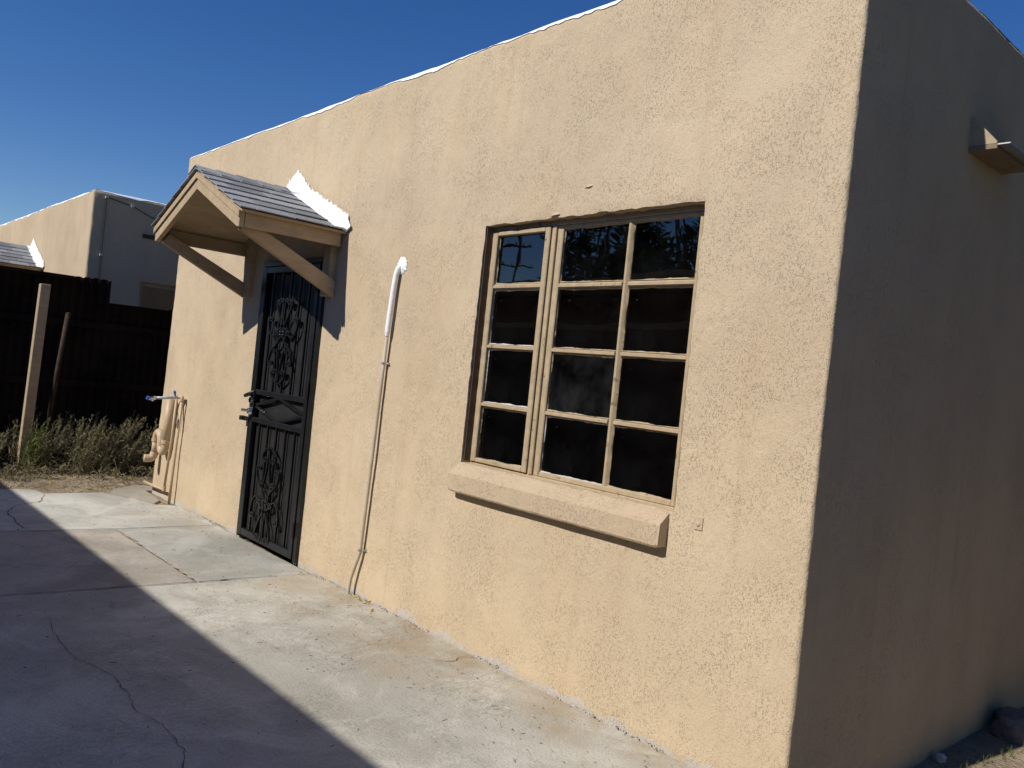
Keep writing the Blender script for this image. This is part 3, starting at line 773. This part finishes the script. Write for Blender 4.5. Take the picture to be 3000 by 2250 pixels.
# ------------------------------------------------------------------ pipes on the front wall
t = thing('conduit_pipe', (-2.833, -0.02, 0.0), 'slim grey conduit running up the wall between door and window, white top', 'pipe')
yp = -0.028
pth = catmull([(-2.833, yp-0.012, -0.01), (-2.826, yp-0.012, 0.08), (-2.800, yp-0.006, 0.17), (-2.772, yp, 0.255), (-2.766, yp, 0.33)], 6)+[Vector((-2.745, yp, 0.80)), Vector((-2.728, yp, 1.25)), Vector((-2.718, yp, 1.58))]
MB().tube(pth, 0.0108, 12).build('pipe', M['conduit'], t, smooth=True)
pth = catmull([(-2.7185, yp, 1.545), (-2.716, yp, 1.60), (-2.706, yp, 1.74), (-2.695, yp+0.001, 1.87), (-2.689, yp+0.005, 1.92), (-2.684, yp+0.014, 1.95), (-2.680, yp+0.04, 1.965)], 6)
MB().tube(pth, [0.0130]*3+[0.0165]*(len(pth)-3), 14).build('white_sleeve', M['white'], t, smooth=True)
b = MB(); n = 60; WB = -wall_disp(-2.678, 1.962, 11); b.v.append((-2.676, WB-0.014, 1.962))
for ring, (rr, y) in enumerate(((0.026, WB-0.012), (0.040, WB-0.006), (0.046, WB-0.001))):
    for i in range(n):
        a = 2*math.pi*i/n; r = rr*(1+(0.30*nz(math.cos(a)*6, math.sin(a)*6, 3)+0.25*abs(nz(math.cos(a)*17, math.sin(a)*17)))*(ring/2))
        b.v.append((-2.676+r*math.cos(a), y, 1.962+r*1.1*math.sin(a)))
for i in range(n):
    b.f.append((0, 1+i, 1+(i+1) % n))
    for k in range(2): b.f.append((1+k*n+i, 1+(k+1)*n+i, 1+(k+1)*n+(i+1) % n, 1+k*n+(i+1) % n))
b.build('white_sealant', M['white'], t, fix=True)
for x, z in ((-2.7245, 1.385), (-2.7695, 0.275)):
    b = MB().tube([(x, yp, z-0.006), (x, yp, z+0.006)], 0.0128, 12); b.box(x+0.010, x+0.030, -0.015, -0.003, z-0.006, z+0.006); b.ball((x+0.023, -0.015, z), 0.004, 8, 4)
    b.build('strap', M['galv'], t)

t = thing('water_pipe', (-5.895, -0.04, -0.02), 'thin tan water pipe with grey faucet arm sticking out near wall corner', 'pipe')
MB().tube([(-5.897, -0.045, -0.03), (-5.885, -0.04, 0.4), (-5.862, -0.035, 0.895)], 0.012, 10).build('riser', M['tanpipe'], t, smooth=True)
MB().tube(catmull([(-5.862, -0.035, 0.885), (-5.862, -0.035, 0.915), (-5.875, -0.040, 0.925), (-5.905, -0.045, 0.922)], 5), 0.016, 12).build('elbow', M['tanpipe'], t, smooth=True)
MB().tube([(-5.905, -0.045, 0.918), (-5.93, -0.08, 0.910), (-5.90, -0.245, 0.900)], [0.015, 0.013, 0.011], 12).build('faucet_arm', M['galv'], t, smooth=True)
v = MB().tube([(-5.90, -0.245, 0.900), (-5.90, -0.262, 0.899), (-5.90, -0.278, 0.897), (-5.90, -0.305, 0.890)], [0.015, 0.018, 0.013, 0.013], 12).tube([(-5.90, -0.270, 0.90), (-5.90, -0.275, 0.872)], 0.012, 10).build('faucet', M['steel'], t, smooth=True)
MB().tube([(-5.90, -0.300, 0.892), (-5.90, -0.318, 0.90)], [0.017, 0.017], 10).build('handle', M['blue'], v)
v = MB().tube([(-5.925, -0.075, 0.912), (-5.925, -0.075, 0.945)], 0.008, 8).build('valve_stem', M['steel'], t)
MB().tube([(-5.925, -0.088, 0.955), (-5.925, -0.075, 0.957)], [0.017, 0.017], 12).build('handle', M['blue'], v)

t = thing('water_pipe', (-6.03, -0.04, 0.06), 'second thin tan pipe with a foot that turns left along the wall base', 'pipe')
MB().tube([(-5.965, -0.045, 0.895), (-5.985, -0.045, 0.55), (-6.035, -0.05, 0.10)], 0.0115, 10).build('riser', M['tanpipe'], t, smooth=True)
MB().tube([(-6.035, -0.05, 0.115), (-6.036, -0.05, 0.072)], 0.017, 12).build('elbow', M['tanpipe'], t)
MB().tube([(-6.03, -0.05, 0.082), (-6.30, -0.06, 0.078), (-6.52, -0.065, 0.078)], 0.0125, 10).build('foot_pipe', M['tanpipe'], t, smooth=True)
MB().tube(catmull([(-5.935, -0.02, 0.90), (-5.94, -0.035, 0.80), (-5.925, -0.03, 0.73), (-5.93, -0.04, 0.64)], 6), 0.003, 6).build('loose_wire', M['rust'], t)

t = thing('drain_pipe', (-6.1, -0.05, 0.28), 'fat tan drain pipe with a trap bend and open elbow at wall corner', 'pipe')
yq = -0.055
MB().tube([(-6.075, yq, 0.885), (-6.100, yq, 0.48)], 0.036, 16).build('pipe', M['tanpipe'], t, smooth=True)
MB().tube([(-6.097, yq, 0.52), (-6.0995, yq, 0.485)], 0.039, 16).build('coupling', M['tanpipe'], t)
MB().tube(catmull([(-6.100, yq, 0.485), (-6.115, yq, 0.430), (-6.165, yq, 0.405), (-6.210, yq, 0.435), (-6.222, yq, 0.49), (-6.245, yq, 0.545), (-6.295, yq, 0.566), (-6.340, yq, 0.54), (-6.355, yq, 0.49)], 6), 0.034, 16).build('trap_bend', M['tanpipe'], t, smooth=True)
MB().tube([(-6.356, yq, 0.50), (-6.357, yq, 0.475)], 0.037, 16).build('coupling', M['tanpipe'], t)
MB().tube([(-6.356, yq, 0.49), (-6.358, yq, 0.365)], 0.030, 16).build('pipe', M['tanpipe'], t, smooth=True)
MB().tube(catmull([(-6.358, yq, 0.372), (-6.359, yq-0.012, 0.335), (-6.362, yq-0.04, 0.318), (-6.37, yq-0.085, 0.318)], 6), 0.036, 16).build('elbow', M['tanpipe'], t, smooth=True)

# ------------------------------------------------------------------ twin house beyond the fence
TW = thing('stucco_house', (-9.58, 0, 0), 'matching tan stucco house beyond the dark corrugated fence', 'house', 'twin stucco houses')
build_walls(TW, -17.2, -9.575, 7.0, 3.155, 0.05, [(-13.1, -12.2, -0.2, 2.045, 0.1)], [(0.64, 1.78, 1.05, 2.13, 0.12)], M['stucco_far'], 0.06, 31, rc=0.022, rt=0.045)
b = MB().box(-16.9, -9.8, 0.17, 5, -0.02, 2.62); b.f = [f for f in b.f if f != (0,1,5,4)]; b.build('interior', M['dark'], TW)
MB().box(-13.12, -12.18, 0.03, 0.07, 0, 2.05).build('door', M['iron'], TW)
w2 = MB().box(-9.66, -9.62, 0.63, 0.68, 1.04, 2.14).box(-9.66, -9.62, 1.74, 1.79, 1.04, 2.14).box(-9.66, -9.62, 0.68, 1.74, 2.075, 2.14).box(-9.66, -9.62, 0.68, 1.74, 1.04, 1.09).build('window', M['frame'], TW)
MB().box(-9.648, -9.644, 0.67, 1.75, 1.06, 2.10).build('pane', M['glass'], w2)
MB().box(-9.69, -9.68, 0.64, 1.78, 1.04, 2.13).build('blind', M['blind'], w2)
MB().box(-9.585, -9.560, 0.61, 0.75, 2.675, 2.725).build('wall_vent', M['rust'], TW)
b = MB().tube([(-9.562, 0.160, 1.3), (-9.560, 0.150, 2.375), (-9.560, 0.148, 3.07)], 0.006, 6).build('cable', M['black'], TW)
for y, z in ((0.148, 3.08), (0.149, 2.375)): MB().box(-9.566, -9.542, y-0.018, y+0.018, z-0.012, z+0.012).build('clip', M['dustwhite'], b)
b = MB().tube([(-9.558, 0.15, 3.085), (-9.556, 0.448, 3.036), (-9.556, 0.813, 2.90), (-9.556, 1.6, 2.66)], 0.005, 6).build('cable', M['black'], TW)
MB().box(-9.562, -9.542, 0.43, 0.465, 3.02, 3.05).build('clip', M['dustwhite'], b)
canopy(TW, -12.60, 2.58, seed=5)

# ------------------------------------------------------------------ corrugated fence
FX = -8.30
FEN = thing('corrugated_fence', (FX, -1.5, -0.03), 'dark rusty corrugated metal fence behind the weeds', 'fence')
rf = random.Random(3)
def sheet(y0, y1, z0, z1, dx, toothed):
    n = int((y1-y0)/0.0115); b = MB(); nzr = 5
    for layer in (0, 1):
        for r in range(nzr):
            for i in range(n+1):
                y = y0+(y1-y0)*i/n; w = math.sin(2*math.pi*y/0.088)
                z = z0+(z1-z0)*r/(nzr-1)
                xx = FX+dx+0.014*w+0.01*nz(y*2, z*1.5, 4)-0.0025*layer
                if r == nzr-1:
                    z += -0.006*abs(nz(y*30))-(0.012*nz(y*3) if toothed else 0)
                    if toothed and w > 0.3: z -= 0.022*(w-0.3); xx += 0.02*(w-0.3)
                b.v.append((xx, y, z))
    m0 = nzr*(n+1)
    for layer in (0, 1):
        for r in range(nzr-1):
            for i in range(n):
                a = layer*m0+r*(n+1)+i; q = (a, a+1, a+n+2, a+n+1); b.f.append(q if layer else q[::-1])
    for i in range(n): a = (nzr-1)*(n+1)+i; b.f.append((a, a+1, m0+a+1, m0+a))
    b.build('panel', M['rustfence'], FEN, smooth=True)
y = -4.0; 
for k, (a, e, top, tooth) in enumerate([(-3.98,-3.36,1.96,0), (-3.38,-2.72,1.97,0), (-2.74,-2.06,1.975,0), (-2.08,-1.40,1.98,0), (-1.42,-0.78,1.985,0), (-0.80,-0.385,1.985,0), (-0.40,-0.040,1.995,1), (-0.045,0.62,1.755,0), (0.60,1.28,1.77,0), (1.26,1.94,1.775,0), (1.92,2.6,1.77,0)]):
    sheet(a, e, -0.05, top, 0.006 if k % 2 else 0.0, tooth)
MB().box(FX+0.022, FX+0.060, -3.98, -0.42, 1.945, 1.985).build('top_rail', M['rustfence'], FEN, bevel=0.003)
for z in (0.855, 1.49): MB().box(FX+0.022, FX+0.040, -3.98, 2.6, z-0.035, z+0.035).build('rail', M['rustfence'], FEN, bevel=0.003)

# leaning wooden post and rusty pipe
b = MB(); 
for z, y in ((-0.3, -0.872), (1.835, -0.820)):
    b.v += [(-7.86, y, z), (-7.772, y, z), (-7.772, y+0.088, z), (-7.86, y+0.088, z)]
b.f = [(3,2,1,0), (4,5,6,7), (0,1,5,4), (1,2,6,5), (2,3,7,6), (3,0,4,7)]
p = b.build('fence_post', M['post'], bevel=0.004)
tag(p, 'tall square tan wooden post leaning among the weeds by the fence', 'post')
b = MB().tube([(-8.13, -0.60, -0.2), (-8.11, -0.53, 0.9), (-8.10, -0.480, 1.575)], 0.024, 12).ball((-8.10, -0.479, 1.578), 0.026, 12, 6, (1, 1, 0.6))
tag(b.build('pipe_post', M['rustpost'], smooth=True), 'thin round rusty pipe post in front of the dark fence', 'post')

# ------------------------------------------------------------------ weeds
def sliver(b, p, q, w, bend=None):
    p, q = Vector(p), Vector(q); d = q-p; s = d.cross(Vector((random.uniform(-1,1), random.uniform(-1,1), random.uniform(-.3,.3)))); 
    if s.length < 1e-6: return
    s = s.normalized()*w; m = p.lerp(q, 0.5)+(bend if bend is not None else Vector((0,0,0)))
    k = len(b.v); b.v += [tuple(p-s*0.7), tuple(p+s*0.7), tuple(m+s), tuple(m-s), tuple(q)]
    b.f += [(k, k+1, k+2, k+3), (k+3, k+2, k+4)]
def weed(b, x, y, h, stems, rnd, leanY=0.32, heads=True, ww=1.0):
    z0 = gz_level(x, y)-0.01
    for s in range(stems):
        a = rnd.uniform(0, 6.28); sp = rnd.uniform(0.02, 0.17)*h*1.6
        hh = h*rnd.uniform(0.55, 1.0)
        base = Vector((x+rnd.uniform(-.05,.05), y+rnd.uniform(-.05,.05), z0))
        tip = base+Vector((math.cos(a)*sp, math.sin(a)*sp+leanY*hh*rnd.uniform(0.5, 1.2), hh))
        mid = Vector((-math.cos(a)*sp*0.12, -math.sin(a)*sp*0.12-leanY*hh*0.12, 0.02))
        sliver(b, base, tip, 0.0022*ww, mid)
        for k in range(rnd.randint(3, 5)):                    # leaves
            t_ = rnd.uniform(0.08, 0.75); q = base.lerp(tip, t_)+mid*(1-abs(2*t_-1)); a2 = rnd.uniform(0, 6.28); l = rnd.uniform(0.05, 0.13)
            sliver(b, q, q+Vector((math.cos(a2)*l*0.8, math.sin(a2)*l*0.8, l*rnd.uniform(-0.3, 0.8))), rnd.uniform(0.003, 0.0055)*ww, Vector((0, 0, l*0.25)))
        if heads and rnd.random() < 0.8:                      # feathery seed head
            d = (tip-base).normalized(); n = rnd.randint(16, 24)
            for k in range(n):
                q = tip-d*0.15*(k/n); a2 = rnd.uniform(0, 6.28); l = rnd.uniform(0.025, 0.05)
                sliver(b, q, q+d*l*0.7+Vector((math.cos(a2), math.sin(a2), 0))*l*0.6, 0.0028*ww)
rw = random.Random(21); b = MB()
for i in range(165):
    y = rw.uniform(-1.95, 1.2); x = rw.uniform(-8.2, -7.52)
    h = (0.46+0.22*nz(y*2.6, x*2, 4)+rw.uniform(-0.14, 0.14))*(1.0 if x < -7.65 else 0.75)
    if -1.35 < y < -0.98: h *= 0.75
    weed(b, x, y, h, rw.randint(8, 13), rw)
for i in range(60):
    weed(b, rw.uniform(-7.6, -7.2), rw.uniform(-1.9, 0.7), rw.uniform(0.08, 0.2), rw.randint(3, 6), rw, 0.1, False)
tag(b.build('weeds', M['weed']), 'dense bank of dry olive weeds along the fence', 'weeds', kind='stuff')
b = MB()
for dx, dy in ((0, 0), (0.04, 0.07), (0.02, -0.03)): weed(b, -7.70+dx, -0.80+dy, 0.56, 7, rw, 0.10, True, 1.3)
tag(b.build('tall_weed', M['greenweed']), 'fresh green tall weed climbing the wooden post', 'plant')
b = MB(); weed(b, -7.62, 0.05, 0.62, 2, rw, 0.42, True, 1.3); weed(b, -7.60, 0.03, 0.52, 2, rw, 0.42, True, 1.2)
tag(b.build('tall_weed', M['weed']), 'single tall seed-headed weed leaning towards the house corner', 'plant')
# dry grass and litter lying on the dirt
b = MB()
for i in range(2600):
    x = -6.5-abs(rw.gauss(0.55, 0.4)); y = rw.uniform(-1.95, 0.35)
    if nz(x*2, y*2, 9)+0.35*rw.uniform(-1, 1) < -0.12: continue
    if x > -6.75 and y < -0.9: continue
    z = gz_level(x, y); a = rw.uniform(0, 6.28); l = rw.uniform(0.02, 0.09)
    sliver(b, (x, y, z+0.002), (x+math.cos(a)*l, y+math.sin(a)*l, z+rw.uniform(0.004, 0.03)), rw.uniform(0.001, 0.0025))
tag(b.build('dry_grass', M['straw']), 'trampled straw and dry grass on the dirt before the weeds', 'grass', kind='stuff')
def pebble(b, x, y, z, r, rnd):
    k = len(b.v); pts = []
    for (dx, dy, dz) in ((1,0,0), (0.3,0.95,0), (-0.8,0.6,0), (-0.8,-0.6,0), (0.3,-0.95,0), (0,0,0.7), (0,0,-0.6)):
        f = rnd.uniform(0.7, 1.2); b.v.append((x+dx*r*f, y+dy*r*f, z+dz*r*f))
    for i in range(5): b.f += [(k+i, k+(i+1) % 5, k+5), (k+(i+1) % 5, k+i, k+6)]
b = MB()
for i in range(900):
    x = rw.uniform(-7.6, -5.9); y = rw.uniform(-1.9, 0.3)
    if x > -6.7 and y < -0.45: continue
    if x > -6.55 and y > -0.08: continue
    pebble(b, x, y, gz_level(x, y)+0.002, rw.uniform(0.003, 0.012)*(1+1.2*(rw.random() < 0.06)), rw)
for i in range(420):
    x = abs(rw.gauss(0.15, 0.4))+0.02; y = rw.uniform(0.6, 3.2)
    pebble(b, x, y, gz_level(x, y)+0.001, rw.uniform(0.002, 0.008), rw)
tag(b.build('pebbles', M['chip']), 'small clods and pebbles scattered over the dirt', 'pebbles', kind='stuff')
b = MB()
for i in range(760):
    x = rw.uniform(-6.0, 0.3); y = -abs(rw.gauss(0, 0.55))-0.03 if rw.random() < 0.75 else rw.uniform(-2.3, -0.1)
    r = rw.uniform(0.0015, 0.005)
    if rw.random() < 0.22:
        a = rw.uniform(0, 6.28); l = rw.uniform(0.01, 0.035); sliver(b, (x, y, 0.007), (x+math.cos(a)*l, y+math.sin(a)*l, 0.009), 0.0018)
    else: pebble(b, x, y, 0.005, r, rw)
for i in range(420):                                          # crumbs gathered in the angle below the wall
    x = rw.uniform(-5.2, 0.1); y = -0.008-abs(rw.gauss(0, 0.013))
    if DX0 < x < DX1 or nz(x*1.9, 5) < -0.1: continue
    pebble(b, x, y, 0.004, rw.uniform(0.002, 0.006), rw)
tag(b.build('litter', M['chip']), 'fine grit, twigs and crumbs scattered on the concrete', 'litter', kind='stuff')
b = MB()
for x, y, n in ((-2.80, -0.04, 5), (-2.68, -0.05, 6), (-2.60, -0.035, 3), (-2.45, -0.10, 3), (-7.0, -0.72, 4), (-6.75, -0.33, 3), (-6.62, -0.45, 2)):
    for k in range(n):
        px, py = x+rw.gauss(0, 0.02), y-abs(rw.gauss(0, 0.012)); a = rw.uniform(0, 6.28); l = rw.uniform(0.012, 0.024)
        z = 0.008 if px > -6.3 else gz_level(px, py)+0.012
        sliver(b, (px, py, z), (px+math.cos(a)*l, py+math.sin(a)*l, z+0.006), 0.006)
tag(b.build('fallen_petals', M['yellow']), 'tiny fallen yellow petals on the ground near the wall', 'petals', kind='stuff')

# rocks and sprigs by the side wall
def rock(name, c, r, sc, mat, label, seed):
    bm = bmesh.new(); bmesh.ops.create_icosphere(bm, subdivisions=4, radius=1.0)
    for v in bm.verts:
        n = v.co.normalized(); d = 1+0.22*nz(n.x*1.4+seed, n.y*1.4, n.z*1.4)+0.09*nz(n.x*4, n.y*4+seed, n.z*4)+0.03*nz(n.x*13, n.y*13, n.z*13+seed)
        v.co = Vector((n.x*sc[0], n.y*sc[1], n.z*sc[2]))*r*d+Vector(c)
    me = bpy.data.meshes.new(name); bm.to_mesh(me); bm.free()
    me.polygons.foreach_set('use_smooth', [True]*len(me.polygons))
    return tag(link(name, me, mat), label, 'rock')
rock('rock', (0.15, 2.02, -0.085), 0.16, (0.95, 1.15, 0.62), M['stone'], 'dark rounded rock half in shade against the side wall', 3)
rock('rock', (0.040, 1.262, -0.094), 0.026, (1, 1.2, 0.8), M['pale_stone'], 'small pale stone at the foot of the shaded side wall', 8)
b = MB()
for i in range(46):
    y = rw.uniform(1.0, 2.0); x = 0.108*y+0.02+rw.gauss(0, 0.02); z = gz_level(x, y)
    for k in range(4):
        a = rw.uniform(0, 6.28); l = rw.uniform(0.015, 0.05); sliver(b, (x, y, z), (x+math.cos(a)*l*0.5, y+math.sin(a)*l*0.5, z+l), 0.0012)
tag(b.build('grass_sprigs', M['greenweed']), 'sparse green sprigs along the shadow edge by the side wall', 'grass', kind='stuff')

# ------------------------------------------------------------------ what stands behind the photographer (casts the shadow, shows in the panes), plus added sky blockers
OPP = thing('porch_house', (-4, -6.5, 0), 'low brown building with flat overhanging roof across the concrete yard', 'house')
def sk(x): return -4.165+0.016*(x+3.6)
b = MB(); xa, xb = -15.0, 9.0
b.v = [(xa, sk(xa), 2.52), (xb, sk(xb), 2.52), (xb, -10, 2.60), (xa, -10, 2.60), (xa, sk(xa), 2.685), (xb, sk(xb), 2.685), (xb, -10, 2.76), (xa, -10, 2.76)]
b.f = [(3,2,1,0), (4,5,6,7), (0,1,5,4), (1,2,6,5), (2,3,7,6), (3,0,4,7)]
b.build('roof', M['wood'], OPP)
MB().box(-14.6, 8.6, -9.6, -4.75, -0.1, 2.51).build('wall', M['brownwall'], OPP)
MB().box(-14.6, 8.6, -4.748, -4.70, 2.12, 2.20).build('trim_board', M['frame'], OPP)
for x in (-9.5, -2.5, 3.5):
    w3 = MB().box(x-0.6, x+0.6, -4.747, -4.70, 0.95, 2.0).build('window', M['frame'], OPP)
    MB().box(x-0.54, x+0.54, -4.699, -4.694, 1.0, 1.95).build('pane', M['glass'], w3)

UP = thing('utility_pole', (-30.6, -25, 0), 'tall timber utility pole with two cross arms beyond the low building', 'utility pole')
MB().tube([(-30.6, -25, -0.5), (-30.6, -25, 9.0)], [0.17, 0.115], 12).build('pole', M['poletimber'], UP, smooth=True)
for z, l in ((8.42, 0.85), (7.60, 1.1)):
    dxy = Vector((0.70, -0.70, 0)); c0 = Vector((-30.5, -24.87, z))
    arm = MB().tube([c0-dxy*l*0.9, c0+dxy*l*0.9], 0.07, 4).build('cross_arm', M['poletimber'], UP)
    for s in (-0.8, -0.3, 0.3, 0.8): MB().tube([c0+dxy*l*s*0.95+Vector((0,0,0.05)), c0+dxy*l*s*0.95+Vector((0,0,0.2))], [0.05, 0.03], 8).build('insulator', M['dustwhite'], arm)

def tree(loc, h, rad, label, seed, leaves=5200):
    rn = random.Random(seed); x0, y0 = loc
    T = thing('tree', (x0, y0, 0), label, 'tree', 'trees beyond the low building')
    b = MB(); b.tube(catmull([(x0, y0, -0.3), (x0+0.1, y0, h*0.2), (x0-0.1, y0+0.1, h*0.45), (x0+0.1, y0, h*0.75)], 5), [0.24-0.011*i for i in range(16)], 9)
    cl = []
    for k in range(26):
        a = rn.uniform(0, 6.28); r = rad*math.sqrt(rn.uniform(0.05, 1)); z = h*rn.uniform(0.42, 0.98)
        sq = math.sqrt(max(0.08, 1-((z/h-0.62)/0.42)**2))
        c = Vector((x0+r*sq*math.cos(a), y0+r*sq*math.sin(a), z)); cl.append((c, rn.uniform(0.45, 0.95)))
        s = Vector((x0, y0, h*rn.uniform(0.25, 0.6))); b.tube([s, s.lerp(c, 0.5)+Vector((0, 0, 0.2)), c], [0.07, 0.045, 0.015], 5)
    b.build('trunk', M['bark'], T, smooth=True)
    b = MB()
    for i in range(leaves):
        c, r = rn.choice(cl); d = Vector((rn.gauss(0, 1), rn.gauss(0, 1), rn.gauss(0, 0.8))).normalized()*r*rn.random()**0.45
        p = c+d; u = Vector((rn.uniform(-1,1), rn.uniform(-1,1), rn.uniform(-1,0.2))).normalized()*rn.uniform(0.08, 0.16); w = u.orthogonal().normalized()*rn.uniform(0.03, 0.06)
        k = len(b.v); b.v += [tuple(p-u), tuple(p+w), tuple(p+u), tuple(p-w)]; b.f.append((k, k+1, k+2, k+3))
    b.build('crown', M['leaf'], T)
tree((-18.9, -18.5), 9.0, 1.5, 'leafy tree nearest the utility pole beyond the low building', 4)
tree((-16.3, -18.0), 6.6, 1.6, 'lower leafy tree between two taller trees beyond the low building', 5)
tree((-13.6, -17.5), 9.0, 2.5, 'broad leafy tree farthest from the utility pole beyond the low building', 6, 5600)

def sky_block_hedge(loc, sx, sy, h, seed, n):  # leaf mass added out of view to cut sky light on the side wall
    rn = random.Random(seed); x0, y0 = loc
    H = thing('shade_shrub', (x0, y0, -0.1), 'unseen dark evergreen shrub beside the shaded side wall, out of the picture', 'shade_shrub')
    b = MB()
    for k in range(9):
        a = rn.uniform(0, 6.28); bx, by = x0+rn.uniform(-0.3, 0.3)*sx, y0+rn.uniform(-0.8, 0.8)*sy
        b.tube([(bx, by, -0.15), (bx+0.2*math.cos(a), by+0.2*math.sin(a), h*0.5), (bx+0.5*math.cos(a), by+0.5*math.sin(a), h*0.85)], [0.05, 0.035, 0.012], 6)
    b.build('stem', M['bark'], H)
    b = MB()
    while n > 0:
        p = Vector((rn.uniform(-1, 1), rn.uniform(-1, 1), rn.uniform(-1, 1)))
        r = (abs(p.x)**3+abs(p.y)**4+abs(p.z)**3)
        if r > 1+0.35*nz(p.x*3, p.y*6, p.z*3): continue
        q = Vector((x0+p.x*sx, y0+p.y*sy, h*0.5+p.z*h*0.5)); u = Vector((rn.uniform(-1,1), rn.uniform(-1,1), rn.uniform(-.6,1))).normalized()*rn.uniform(0.06, 0.11); w = u.orthogonal().normalized()*rn.uniform(0.022, 0.04)
        k = len(b.v); b.v += [tuple(q-u), tuple(q+w), tuple(q+u), tuple(q-w)]; b.f.append((k, k+1, k+2, k+3)); n -= 1
    b.build('crown', M['leaf'], H)
sky_block_hedge((3.1, 4.6), 1.15, 5.4, 6.2, 12, 26000)

tree((-8.0, 5.2), 5.2, 1.5, 'unseen tree added to block sky light in the gap behind the two stucco houses', 9, 9000)  # added out of sight to dim sky light on the twin's side wall
COL.objects['tree.003']['group'] = 'added sky-blocking trees'
